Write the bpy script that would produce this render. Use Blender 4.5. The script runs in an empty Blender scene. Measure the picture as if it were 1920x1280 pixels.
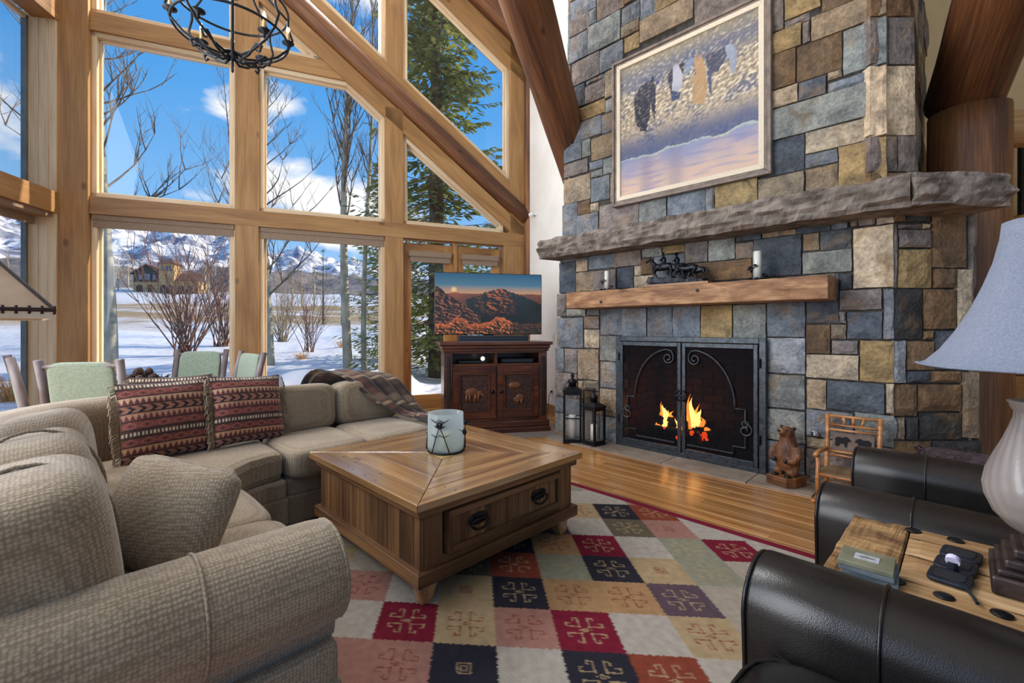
import bpy, bmesh, math, random
from mathutils import Vector, Matrix, noise
random.seed(7)
S = bpy.context.scene
C = S.collection
R = math.radians
K = math.sqrt(.5)
def V(*a): return Vector(a)
def hx(h, k=1.0):
    h = h.lstrip('#')
    o = []
    for i in (0, 2, 4):
        c = int(h[i:i+2], 16) / 255
        o.append((c / 12.92 if c <= .04045 else ((c + .055) / 1.055) ** 2.4) * k)
    return (o[0], o[1], o[2], 1)

# ------------------------------------------------------------------ camera
cam = bpy.data.cameras.new('camera'); camo = bpy.data.objects.new('camera', cam); C.objects.link(camo)
cam.sensor_width = 36; cam.lens = 36 * 850 / 1920; cam.shift_y = -25 / 1920
cam.clip_start = .05; cam.clip_end = 6000
camo.location = (0, 0, 1.25); camo.rotation_euler = (R(90), 0, 0)
S.camera = camo
S.view_settings.view_transform = 'Standard'; S.view_settings.look = 'None'
S.view_settings.gamma = 1; S.view_settings.use_curve_mapping = False
S.view_settings.exposure = 0.12
S.cycles.use_denoising = True
S.cycles.max_bounces = 8; S.cycles.diffuse_bounces = 4; S.cycles.transparent_max_bounces = 24
S.cycles.caustics_reflective = False; S.cycles.caustics_refractive = False
S.cycles.sample_clamp_indirect = 6

# ------------------------------------------------------------------ node helpers
class NT:
    def __init__(s, tree):
        s.t = tree; s.n = tree.nodes; s.l = tree.links; s.n.clear()
    def N(s, typ, **kw):
        n = s.n.new('ShaderNode' + typ)
        for k, v in kw.items():
            if k.startswith('i_'):
                key = k[2:]
                key = int(key) if key.isdigit() else key.replace('_', ' ')
                n.inputs[key].default_value = v
            else:
                setattr(n, k, v)
        return n
    def L(s, a, b): s.l.new(a, b)
    def math(s, op, a, b=None, clamp=False):
        n = s.N('Math', operation=op); n.use_clamp = clamp
        for i, x in enumerate((a, b)):
            if x is None: continue
            if hasattr(x, 'links'): s.L(x, n.inputs[i])
            else: n.inputs[i].default_value = x
        return n.outputs[0]
    def mix(s, f, a, b, mode='MIX'):
        n = s.N('MixRGB', blend_type=mode)
        for i, x in enumerate((f, a, b)):
            if hasattr(x, 'links'): s.L(x, n.inputs[i])
            else: n.inputs[i].default_value = x
        return n.outputs[0]
    def ramp(s, f, stops, interp='LINEAR'):
        n = s.N('ValToRGB'); cr = n.color_ramp; cr.interpolation = interp
        while len(cr.elements) < len(stops): cr.elements.new(.5)
        for e, (p, c) in zip(cr.elements, stops): e.position = p; e.color = c
        s.L(f, n.inputs[0]); return n.outputs[0]

# ------------------------------------------------------------------ sky, sun, room light
w = bpy.data.worlds.new('sky'); S.world = w; w.use_nodes = True
T = NT(w.node_tree)
tc = T.N('TexCoord'); sep = T.N('SeparateXYZ'); T.L(tc.outputs['Generated'], sep.inputs[0])
base = T.ramp(sep.outputs[2], [(0, hx('#bcdaf3')), (.18, hx('#86bcf0')), (.42, hx('#4f9fe6')), (.8, hx('#2a7ccf'))])
mp = T.N('Mapping'); T.L(tc.outputs['Generated'], mp.inputs[0]); mp.inputs['Scale'].default_value = (1, 1, 2.1); mp.inputs['Location'].default_value = (.33, .1, .02)
nz = T.N('TexNoise', i_Scale=3.3, i_Detail=9.0, i_Roughness=.52); T.L(mp.outputs[0], nz.inputs['Vector'])
low = T.ramp(sep.outputs[2], [(.0, (.03,)*3 + (1,)), (.25, (.12,)*3 + (1,)), (.36, (.02,)*3 + (1,)), (.46, (.01,)*3 + (1,)), (.62, (.10,)*3 + (1,))])
cl = T.math('ADD', nz.outputs[0], low)
cm = T.ramp(cl, [(.62, (0, 0, 0, 1)), (.70, (1, 1, 1, 1))])
cc = T.ramp(cl, [(.62, hx('#e9eef6')), (.75, hx('#ffffff'))])
sky = T.mix(cm, base, cc)
bg = T.N('Background', i_Strength=1.0); T.L(sky, bg.inputs[0])
ow = T.N('OutputWorld'); T.L(bg.outputs[0], ow.inputs[0])

sun = bpy.data.lights.new('sun_offscreen', 'SUN'); sun.energy = 5.5; sun.angle = R(.6); sun.color = (1, .86, .68)
so = bpy.data.objects.new('sun_offscreen', sun); C.objects.link(so)
sdir = Vector((.80, .55, .46))                       # towards the sun
so.rotation_euler = sdir.to_track_quat('Z', 'Y').to_euler()

def area(name, loc, target, sx, sy, power, col):
    l = bpy.data.lights.new(name, 'AREA'); l.shape = 'RECTANGLE'; l.size = sx; l.size_y = sy; l.energy = power; l.color = col
    o = bpy.data.objects.new(name, l); C.objects.link(o); o.location = loc
    o.rotation_euler = (Vector(loc) - Vector(target)).to_track_quat('Z', 'Y').to_euler(); return o
# daylight of the next window bay of the side wall, and of the gable panes above the picture
area('window_left_offscreen', (-4.48, .55, 2.9), (-4.48 + .98, .55 + .2, 2.75), 4.2, 4.6, 420, (.97, .98, 1))
area('window_gable_offscreen', (-3.59, 6.11, 6.35), (-3.59 + .392, 6.11 - .92, 5.85), 2.9, 1.0, 560, (.95, .975, 1))

# ------------------------------------------------------------------ mesh helpers
class MB:
    def __init__(s): s.v = []; s.f = []; s.col = None
    def add(s, vs, fs):
        o = len(s.v); s.v += [tuple(p) for p in vs]; s.f += [tuple(i + o for i in f) for f in fs]; return s
    def box(s, c, size, M=None):
        x, y, z = (q / 2 for q in size)
        vs = [Vector((sx * x, sy * y, sz * z)) for sz in (-1, 1) for sy in (-1, 1) for sx in (-1, 1)]
        if M is not None: vs = [M @ p for p in vs]
        vs = [p + Vector(c) for p in vs]
        return s.add(vs, [(0, 2, 3, 1), (4, 5, 7, 6), (0, 1, 5, 4), (2, 6, 7, 3), (0, 4, 6, 2), (1, 3, 7, 5)])
    def bb(s, x0, x1, y0, y1, z0, z1): return s.box(((x0+x1)/2, (y0+y1)/2, (z0+z1)/2), (abs(x1-x0), abs(y1-y0), abs(z1-z0)))
    def prism(s, pts, vec):
        n = len(pts); a = [Vector(p) for p in pts]; b = [p + Vector(vec) for p in a]
        nrm = Vector((0, 0, 0))
        for i in range(n): nrm += a[i].cross(a[(i+1) % n])
        if nrm.dot(Vector(vec)) > 0: a.reverse(); b.reverse()
        return s.add(a + b, [tuple(range(n)), tuple(range(2*n-1, n-1, -1))] + [((i+1) % n, i, i+n, (i+1) % n + n) for i in range(n)])
    def tube(s, path, rad, n=8, closed=False):
        P = [Vector(p) for p in path]; m = len(P)
        if not hasattr(rad, '__len__'): rad = [rad] * m
        vs = []; up = None
        for i in range(m):
            if closed: d = P[(i+1) % m] - P[i-1]
            else: d = P[min(i+1, m-1)] - P[max(i-1, 0)]
            if d.length < 1e-9: d = Vector((0, 0, 1))
            d.normalize()
            if up is None: up = d.orthogonal().normalized()
            else:
                up = up - d * up.dot(d)
                up = up.normalized() if up.length > 1e-6 else d.orthogonal().normalized()
            si = d.cross(up)
            for k in range(n):
                t = 2 * math.pi * k / n; vs.append(P[i] + (up * math.cos(t) + si * math.sin(t)) * rad[i])
        fs = []
        for i in range(m if closed else m - 1):
            j = (i + 1) % m
            for k in range(n): fs.append((i*n+k, i*n+(k+1) % n, j*n+(k+1) % n, j*n+k))
        if not closed: fs.append(tuple(range(n-1, -1, -1))); fs.append(tuple((m-1)*n+k for k in range(n)))
        return s.add(vs, fs)
    def lathe(s, prof, n=24, c=(0, 0, 0), sq=None):
        vs = []
        for r, z in prof:
            for k in range(n):
                t = 2 * math.pi * k / n
                q = 1 if sq is None else sq(t)
                vs.append((c[0] + r * q * math.cos(t), c[1] + r * q * math.sin(t), c[2] + z))
        m = len(prof); fs = [(i*n+k, i*n+(k+1) % n, (i+1)*n+(k+1) % n, (i+1)*n+k) for i in range(m-1) for k in range(n)]
        fs.append(tuple(range(n-1, -1, -1))); fs.append(tuple((m-1)*n+k for k in range(n)))
        return s.add(vs, fs)
    def ball(s, c, r, n=10, m=7, M=None):
        if not hasattr(r, '__len__'): r = (r, r, r)
        vs = [Vector((0, 0, -r[2]))]
        for i in range(1, m):
            p = -math.pi/2 + math.pi * i / m
            for k in range(n):
                t = 2*math.pi*k/n; vs.append(Vector((r[0]*math.cos(p)*math.cos(t), r[1]*math.cos(p)*math.sin(t), r[2]*math.sin(p))))
        vs.append(Vector((0, 0, r[2])))
        if M is not None: vs = [M @ p for p in vs]
        vs = [p + Vector(c) for p in vs]
        fs = [(0, 1+(k+1) % n, 1+k) for k in range(n)]
        for i in range(m-2):
            for k in range(n): a = 1+i*n; b = a+n; fs.append((a+k, a+(k+1) % n, b+(k+1) % n, b+k))
        e = len(vs)-1; a = 1+(m-2)*n
        fs += [(a+k, a+(k+1) % n, e) for k in range(n)]
        return s.add(vs, fs)
    def sq(s, c, size, e=5, n=10, M=None, fn=None):
        """superquadric box, soft cushion; fn(p in -1..1, q) may shift points"""
        idx = {}; vs = []; fs = []
        def vid(i, j, k):
            if (i, j, k) not in idx:
                p = Vector((2*i/n-1, 2*j/n-1, 2*k/n-1))
                p = Vector([math.sin(x*math.pi/2*.999) if False else x for x in p])
                L = (abs(p.x)**e + abs(p.y)**e + abs(p.z)**e) ** (1/e)
                q = p / L
                q = Vector((q.x*size[0]/2, q.y*size[1]/2, q.z*size[2]/2))
                if fn: q = fn(p, q)
                if M is not None: q = M @ q
                idx[(i, j, k)] = len(vs); vs.append(q + Vector(c))
            return idx[(i, j, k)]
        for a in range(n):
            for b in range(n):
                for (lo, f) in ((0, 1), (n, 0)):
                    q = [(a, b), (a+1, b), (a+1, b+1), (a, b+1)]
                    if f: q = q[::-1]
                    fs.append(tuple(vid(x, y, lo) for x, y in q))
                    fs.append(tuple(vid(lo, x, y) for x, y in q))
                    fs.append(tuple(vid(y, lo, x) for x, y in q))
        return s.add(vs, fs)
    def grid(s, nu, nv, fn, col=None):
        o = len(s.v)
        for j in range(nv+1):
            for i in range(nu+1):
                s.v.append(tuple(fn(i/nu, j/nv)))
        if col is not None:
            if s.col is None: s.col = [(1, 1, 1, 1)] * o
            for j in range(nv+1):
                for i in range(nu+1): s.col.append(col(i/nu, j/nv))
        s.f += [(o+j*(nu+1)+i, o+j*(nu+1)+i+1, o+(j+1)*(nu+1)+i+1, o+(j+1)*(nu+1)+i) for j in range(nv) for i in range(nu)]
        return s
    def xf(s, M):
        s.v = [tuple(M @ Vector(p)) for p in s.v]; return s
    def build(s, name, mat, parent=None, smooth=False, bevel=0, loc=None, rot=None, sub=0, solid=0, matrix=None, color=None):
        me = bpy.data.meshes.new(name); me.from_pydata(s.v, [], s.f)
        if s.col is not None:
            ca = me.color_attributes.new('Col', 'FLOAT_COLOR', 'POINT')
            flat = [x for c in s.col for x in c]; ca.data.foreach_set('color', flat)
        me.materials.append(mat)
        if smooth: me.polygons.foreach_set('use_smooth', [True] * len(me.polygons))
        o = bpy.data.objects.new(name, me); C.objects.link(o)
        if parent is not None: o.parent = parent
        if matrix is not None: o.matrix_local = matrix
        if loc is not None: o.location = loc
        if rot is not None: o.rotation_euler = rot if hasattr(rot, '__len__') else (0, 0, rot)
        if solid:
            md = o.modifiers.new('s', 'SOLIDIFY'); md.thickness = solid
        if bevel:
            md = o.modifiers.new('b', 'BEVEL'); md.width = bevel; md.segments = 2; md.limit_method = 'ANGLE'; md.angle_limit = R(50)
        if sub:
            md = o.modifiers.new('u', 'SUBSURF'); md.levels = sub; md.render_levels = sub
        if color is not None: o.color = color
        return o
def tag(o, label=None, cat=None, group=None, kind=None):
    if label: o['label'] = label
    if cat: o['category'] = cat
    if group: o['group'] = group
    if kind: o['kind'] = kind
    return o
def thing(name, label, cat, loc=(0, 0, 0), rotz=0, group=None, kind=None):
    o = bpy.data.objects.new(name, None); C.objects.link(o); o.location = loc; o.rotation_euler = (0, 0, rotz)
    o.empty_display_size = .1
    return tag(o, label, cat, group, kind)
def dup(root, loc, rotz=0, label=None, group=None):
    def cp(o, par):
        c = o.copy(); C.objects.link(c)
        if par is not None: c.parent = par
        for ch in list(o.children): cp(ch, c)
        return c
    r = cp(root, None); r.location = loc; r.rotation_euler = (0, 0, rotz)
    return tag(r, label, None, group)
A45 = -math.pi / 4
def AW(a, w, z=0): return V((w + a) * K, (w - a) * K, z)          # hearth axes: a along the chimney face, w towards it
def PX(u, v, Y): return V((u - 960) / 850 * Y, Y, 1.25 - (v - 615) / 850 * Y)
def arc(c, r, t0, t1, n, ax=(1, 0, 0), ay=(0, 0, 1)):
    c, ax, ay = Vector(c), Vector(ax), Vector(ay)
    return [c + ax * (r * math.cos(t0 + (t1-t0)*i/n)) + ay * (r * math.sin(t0 + (t1-t0)*i/n)) for i in range(n+1)]
def beam(name, p0, p1, wd, th, mat, parent=None, bevel=.004, up=(0, 0, 1), shift=0):
    """squared timber: local X runs p0 -> p1, wd across along up x dir, th along up"""
    p0, p1 = Vector(p0), Vector(p1); x = (p1 - p0); L = x.length; x.normalize()
    y = Vector(up).cross(x).normalized(); z = x.cross(y)
    M = Matrix((x, y, z)).transposed().to_4x4(); M.translation = p0
    return MB().bb(0, L, -wd/2, wd/2, -th/2, th/2).build(name, mat, parent, bevel=bevel, matrix=M)
def log(name, p0, p1, r0, r1, mat, parent=None, seed=0, n=20, m=14, wob=.03):
    p0, p1 = Vector(p0), Vector(p1); x = (p1 - p0); L = x.length; x.normalize()
    y = x.orthogonal().normalized(); z = x.cross(y)
    M = Matrix((x, y, z)).transposed().to_4x4(); M.translation = p0
    vs = []
    for i in range(m+1):
        f = i/m; r = r0 + (r1-r0)*f
        for k in range(n):
            t = 2*math.pi*k/n
            q = r * (1 + wob * noise.noise((f*4+seed*7, math.cos(t)*1.3, math.sin(t)*1.3)) * 2)
            vs.append((f*L, q*math.cos(t), q*math.sin(t)))
    fs = [(i*n+k, i*n+(k+1) % n, (i+1)*n+(k+1) % n, (i+1)*n+k) for i in range(m) for k in range(n)]
    fs += [tuple(range(n-1, -1, -1)), tuple(m*n+k for k in range(n))]
    mb = MB(); mb.add(vs, fs)
    o = mb.build(name, mat, parent, matrix=M)
    o.data.polygons.foreach_set('use_smooth', [len(p.vertices) == 4 for p in o.data.polygons]); return o

# ------------------------------------------------------------------ materials
def newmat(name):
    m = bpy.data.materials.new(name); m.use_nodes = True; T = NT(m.node_tree)
    T.p = T.N('BsdfPrincipled'); T.o = T.N('OutputMaterial'); T.L(T.p.outputs[0], T.o.inputs[0]); return m, T
def coords(T, scale=(1, 1, 1), rand=True):
    tc = T.N('TexCoord'); mp = T.N('Mapping'); mp.inputs['Scale'].default_value = scale
    if rand:
        oi = T.N('ObjectInfo'); cb = T.N('CombineXYZ')
        for i, k in enumerate((37.0, 71.0, 53.0)): T.L(T.math('MULTIPLY', oi.outputs['Random'], k), cb.inputs[i])
        va = T.N('VectorMath', operation='ADD'); T.L(tc.outputs['Object'], va.inputs[0]); T.L(cb.outputs[0], va.inputs[1])
        T.L(va.outputs[0], mp.inputs[0])
    else: T.L(tc.outputs['Object'], mp.inputs[0])
    return mp.outputs[0]
def setbump(T, h, strength=.3, dist=.01):
    b = T.N('Bump', i_Strength=strength, i_Distance=dist); T.L(h, b.inputs['Height']); T.L(b.outputs[0], T.p.inputs['Normal'])
def mat(name, c1, c2=None, scale=6, rough=.6, metal=0, bump=0, bscale=None, stretch=(1, 1, 1), coat=0, spec=.5, lo=.35, hi=.65, sheen=0):
    m, T = newmat(name); P = T.p
    P.inputs['Roughness'].default_value = rough; P.inputs['Metallic'].default_value = metal
    P.inputs['Coat Weight'].default_value = coat; P.inputs['Specular IOR Level'].default_value = spec
    if sheen: P.inputs['Sheen Weight'].default_value = sheen
    c1 = hx(c1) if isinstance(c1, str) else c1
    if c2 is None: P.inputs['Base Color'].default_value = c1
    else:
        c2 = hx(c2) if isinstance(c2, str) else c2
        n = T.N('TexNoise', i_Scale=scale, i_Detail=6.0); T.L(coords(T, stretch), n.inputs['Vector'])
        T.L(T.ramp(n.outputs[0], [(lo, c1), (hi, c2)]), P.inputs['Base Color'])
    if bump:
        n = T.N('TexNoise', i_Scale=bscale or scale * 4, i_Detail=5.0); T.L(coords(T, stretch), n.inputs['Vector'])
        setbump(T, n.outputs[0], bump, .01)
    return m
def wood(name, dark, mid, light, rough=.45, sx=.12, scale=7, bump=.15, knots=True, coat=0, var=.25, grain=60):
    m, T = newmat(name); P = T.p; P.inputs['Roughness'].default_value = rough; P.inputs['Coat Weight'].default_value = coat; P.inputs['Coat Roughness'].default_value = .15
    v = coords(T, (sx, 1, 1))
    n = T.N('TexNoise', i_Scale=scale, i_Detail=6.0, i_Distortion=.6); T.L(v, n.inputs['Vector'])
    g = T.N('TexNoise', i_Scale=grain, i_Detail=3.0); T.L(coords(T, (sx * .35, 1, 1)), g.inputs['Vector'])
    f = T.math('ADD', T.math('MULTIPLY', n.outputs[0], .65), T.math('MULTIPLY', g.outputs[0], .35))
    c = T.ramp(f, [(.36, hx(dark)), (.5, hx(mid)), (.63, hx(light))])
    if knots:
        vo = T.N('TexVoronoi', i_Scale=3.6); vo.feature = 'F1'; T.L(coords(T, (.55, 1, 1)), vo.inputs['Vector'])
        k = T.ramp(vo.outputs['Distance'], [(.05, (1, 1, 1, 1)), (.12, (0, 0, 0, 1))])
        c = T.mix(T.math('MULTIPLY', k, .75), c, hx(dark, .45))
    oi = T.N('ObjectInfo'); hs = T.N('HueSaturation'); T.L(c, hs.inputs['Color'])
    T.L(T.math('ADD', T.math('MULTIPLY', oi.outputs['Random'], var), 1 - var / 2), hs.inputs['Value'])
    T.L(hs.outputs[0], P.inputs['Base Color'])
    if bump: setbump(T, f, bump, .006)
    return m
def vcol(name, rough=.8, emit=0, bump=0, bscale=80, sheen=0, spec=.3, var=0):
    m, T = newmat(name); at = T.N('VertexColor'); at.layer_name = 'Col'
    c = at.outputs[0]
    if var:
        n = T.N('TexNoise', i_Scale=bscale, i_Detail=4.0); T.L(coords(T, rand=False), n.inputs['Vector'])
        c = T.mix(1.0, c, T.ramp(n.outputs[0], [(.3, (1-var,)*3+(1,)), (.7, (1,)*3+(1,))]), 'MULTIPLY')
    if emit: T.p.inputs['Base Color'].default_value = (.01, .01, .01, 1)
    else: T.L(c, T.p.inputs['Base Color'])
    T.p.inputs['Roughness'].default_value = rough; T.p.inputs['Specular IOR Level'].default_value = spec
    if sheen: T.p.inputs['Sheen Weight'].default_value = sheen
    if emit:
        T.L(c, T.p.inputs['Emission Color']); T.p.inputs['Emission Strength'].default_value = emit
    if bump:
        n = T.N('TexNoise', i_Scale=bscale, i_Detail=3.0); T.L(coords(T, rand=False), n.inputs['Vector']); setbump(T, n.outputs[0], bump, .004)
    return m
def emis(name, col, st):
    m, T = newmat(name); T.p.inputs['Base Color'].default_value = hx(col); T.p.inputs['Emission Color'].default_value = hx(col); T.p.inputs['Emission Strength'].default_value = st; return m
def glassmat(name, tint=(1, 1, 1, 1), refl=.06, rough=0.0, haze=0):
    m, T = newmat(name); T.n.remove(T.p)
    t = T.N('BsdfTransparent'); t.inputs[0].default_value = tint
    g = T.N('BsdfGlossy'); g.inputs['Roughness'].default_value = rough
    fr = T.N('LayerWeight', i_Blend=.25); mx = T.N('MixShader')
    T.L(T.math('ADD', T.math('MULTIPLY', fr.outputs['Fresnel'], .1 + refl), refl * .15, True), mx.inputs[0]); T.L(t.outputs[0], mx.inputs[1]); T.L(g.outputs[0], mx.inputs[2])
    out = mx.outputs[0]
    if haze:
        d = T.N('BsdfTranslucent'); d.inputs[0].default_value = hx('#dfe8ea'); m2 = T.N('MixShader'); d2 = T.N('BsdfDiffuse'); d2.inputs[0].default_value = hx('#d4dfdf')
        m3 = T.N('MixShader', i_0=.5); T.L(d.outputs[0], m3.inputs[1]); T.L(d2.outputs[0], m3.inputs[2])
        m2.inputs[0].default_value = haze; T.L(out, m2.inputs[1]); T.L(m3.outputs[0], m2.inputs[2]); out = m2.outputs[0]
    T.L(out, T.o.inputs[0]); return m

PINE = wood('pine_timber', '#8b633a', '#a27848', '#b38a58', rough=.55, bump=.1, var=.12)
PINE_TRIM = wood('pine_trim', '#cdae86', '#dcc4a0', '#e6d3b4', rough=.5, bump=.05, knots=False)
PINE_DOOR = wood('pine_door', '#82572f', '#a3723f', '#b98850', rough=.5, bump=.08)
LOGM = wood('log_wood', '#47291a', '#724728', '#946338', rough=.55, scale=3.5, bump=.35, var=.15)
LOGP = wood('log_pale', '#9b6d40', '#b98a58', '#d0a877', rough=.55, scale=3.5, bump=.3, var=.1)
FLOORM = wood('fir_floor', '#8e6035', '#b07d48', '#c4955d', rough=.22, sx=.07, scale=9, bump=.04, knots=False, coat=.35, var=.4)
TABLEW = wood('reclaimed_pine', '#3f2a1b', '#6b4a2e', '#8c6741', rough=.4, sx=.1, scale=8, bump=.25, var=.75, coat=.1)
TABLETOP = wood('table_top_pine', '#6f4d2d', '#9a7145', '#b68e5c', rough=.3, sx=.1, scale=8, bump=.05, var=.3, coat=1.0)
[n for n in TABLETOP.node_tree.nodes if n.type == 'BSDF_PRINCIPLED'][0].inputs['Coat IOR'].default_value = 2.1
MANTELW = wood('mantel_timber', '#6b4526', '#916540', '#b58a60', rough=.65, sx=.3, scale=14, bump=.5, var=.05)
RUSTIC = wood('rustic_slab', '#765436', '#a17d54', '#bd9b70', rough=.55, sx=.15, scale=10, bump=.45, var=.15)
CHERRY = wood('dark_cherry', '#2e150b', '#4d2614', '#67371e', rough=.32, sx=.2, scale=8, bump=.08, knots=False, coat=.25, var=.15)
HICK = wood('hickory_pole', '#7b4a25', '#a96d3a', '#c88f58', rough=.4, sx=.3, scale=16, bump=.2, knots=False, coat=.3)
GREYPOLE = mat('weathered_pole', '#4c3b3e', '#8f8483', scale=9, rough=.6, bump=.2, stretch=(1, 1, .25))
PLASTER = mat('plaster', '#eae6dd', '#f1eee7', scale=3, rough=.85, bump=.05, bscale=30)
CREAM = mat('cream_plaster', '#cdb489', '#d6be95', scale=3, rough=.85, bump=.05, bscale=30)
MORTAR = mat('mortar', '#2f2b28', '#4a443d', scale=20, rough=.95, bump=.4)
IRON = mat('black_iron', '#131416', '#212327', scale=30, rough=.45, metal=.6, bump=.1)
IRONG = mat('grey_iron', '#33373b', '#4a4f54', scale=30, rough=.42, metal=.7, bump=.08)
BRONZE = mat('dark_bronze', '#141417', '#34343b', scale=25, rough=.35, metal=.75, bump=.25)
WAX = mat('candle_wax', '#f6eedb', '#fdf8ec', scale=8, rough=.5)
GLASS = glassmat('window_glass')
CLEAR = glassmat('clear_glass', refl=.2, haze=.04)
SEEDED = glassmat('seeded_glass', tint=(.9, .96, .97, 1), refl=.1, rough=.1, haze=.42)
BLIND = mat('blind_fabric', '#8b7460', '#94806b', scale=40, rough=.8)
def stonemat():
    m, T = newmat('ledgestone'); P = T.p; P.inputs['Roughness'].default_value = .78
    oi = T.N('ObjectInfo'); v = coords(T)
    n = T.N('TexNoise', i_Scale=7.0, i_Detail=9.0, i_Roughness=.62, i_Distortion=.5); T.L(v, n.inputs['Vector'])
    n2 = T.N('TexNoise', i_Scale=2.6, i_Detail=6.0, i_Distortion=1.2); T.L(v, n2.inputs['Vector'])
    n3 = T.N('TexNoise', i_Scale=38.0, i_Detail=6.0); T.L(v, n3.inputs['Vector'])
    c = T.mix(1.0, oi.outputs['Color'], T.ramp(n.outputs[0], [(.28, (.42, .42, .44, 1)), (.5, (1, 1, 1, 1)), (.72, (1.6, 1.56, 1.48, 1))]), 'MULTIPLY')
    rust = T.ramp(n2.outputs[0], [(.55, (0, 0, 0, 1)), (.7, (.5, .5, .5, 1))])
    c = T.mix(rust, c, hx('#9a7442'))
    c = T.mix(1.0, c, T.ramp(n3.outputs[0], [(.3, (.72,)*3+(1,)), (.6, (1.08,)*3+(1,))]), 'MULTIPLY')
    T.L(c, P.inputs['Base Color'])
    h = T.math('ADD', T.math('MULTIPLY', n.outputs[0], .8), T.math('MULTIPLY', n3.outputs[0], .35)); setbump(T, h, 1.0, .045)
    return m
STONE = stonemat()
LEDGE = mat('ledge_rock', '#5d5148', '#94867a', scale=9, rough=.9, bump=1.0, bscale=16)
SLATE = mat('hearth_slate', '#7a6a5b', '#97887a', scale=5, rough=.55, bump=.2)
# ================================================================== the room shell
WD = math.atan2(.392, .92)
def struct(name, loc=(0, 0, 0), rz=0, label=None):
    o = thing(name, label, None, loc, rz); o['kind'] = 'structure'; return o
fl = MB().prism([(-9, -4.5, -.002), (9, -4.5, -.002), (9, 7.0, -.002), (.3, 7.46, -.002), (-5.25, 5.1, -.002), (-9, 4, -.002)], (0, 0, -.2)).build('floor', FLOORM)
tag(fl, 'honey coloured fir plank floor', None, None, 'structure')
# floor planks where boards can be told apart (they run along the hearth)
plank_mesh = {}
row = 0; ww = 1.95
while ww < 5.6:
    a = -5.2 + random.random() * .9
    while a < 1.2:
        L = random.choice((1.1, 1.5, 1.9, 2.3))
        x0, x1 = a, a + L; a = x1
        p = AW((x0+x1)/2, ww + .065)
        if p.y > 7.0 or (ww > 3.95 and x1 > -3.3 and x0 < .6) : 
            if ww > 3.95 and x0 < -3.5: x1 = min(x1, -3.42); L = x1 - x0
            else: continue
        if x0 > .9: continue
        key = round(L, 2)
        if key not in plank_mesh:
            o = MB().bb(-L/2+.001, L/2-.001, -.064, .064, -.02, 0).build('plank', FLOORM, fl, bevel=.0015); plank_mesh[key] = o
        else:
            o = plank_mesh[key].copy(); C.objects.link(o); o.parent = fl
        o.location = AW((x0+x1)/2, ww + .065); o.rotation_euler = (0, 0, A45)
    ww += .13; row += 1

wb = struct('wall_back', (-1.59, 6.64, 0), WD, 'gabled wall of pine posts and beams around tall windows')
def post(t0, t1, z0, z1, y0=0, y1=.22, m=PINE, nm='post'):
    beam(nm, ((t0+t1)/2, (y0+y1)/2, z0), ((t0+t1)/2, (y0+y1)/2, z1), y1-y0, t1-t0, m, wb, up=(1, 0, 0))
def rail(t0, t1, z0, z1, y0=0.006, y1=.22, m=PINE, nm='beam'):
    beam(nm, (t0, (y0+y1)/2, (z0+z1)/2), (t1, (y0+y1)/2, (z0+z1)/2), y1-y0, z1-z0, m, wb)
DG = .76
post(-3.87, -3.58, 0, 7, -.03); post(-2.13, -1.86, 0, 7); post(-.26, 0, 0, 4.45); post(-.26, 0, 4.6, 7, .01); post(1.59, 1.99, 0, 2.6); post(1.70, 1.99, 2.7, 6.2)
rail(-3.7, 1.98, 2.575, 2.78, -.004); rail(-3.7, -2.0, 4.71, 4.925); rail(-2.0, -.75, 4.71, 4.925, .012)
for t0, t1 in ((-3.58, -2.13), (-1.86, -.26)): rail(t0, t1, 0, .16)
def dline(t, off): return 4.5 - DG * t + off
# the sloping rafter of the gable with a peeled log let into it
for off, th, y0, y1, m in ((-.255, .25, .0, .22, PINE), (.02, .30, .03, .22, PINE), (.30, .18, .008, .22, PINE)):
    beam('rafter', (-3.0, (y0+y1)/2, dline(-3.0, off)), (1.98, (y0+y1)/2, dline(1.98, off)), y1-y0, th * .8 + .02, m, wb)
log('rafter_log', (-3.0, .03, dline(-3.0, .06)), (1.98, .03, dline(1.98, .06)), .135, .13, LOGM, wb, 3)
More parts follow.
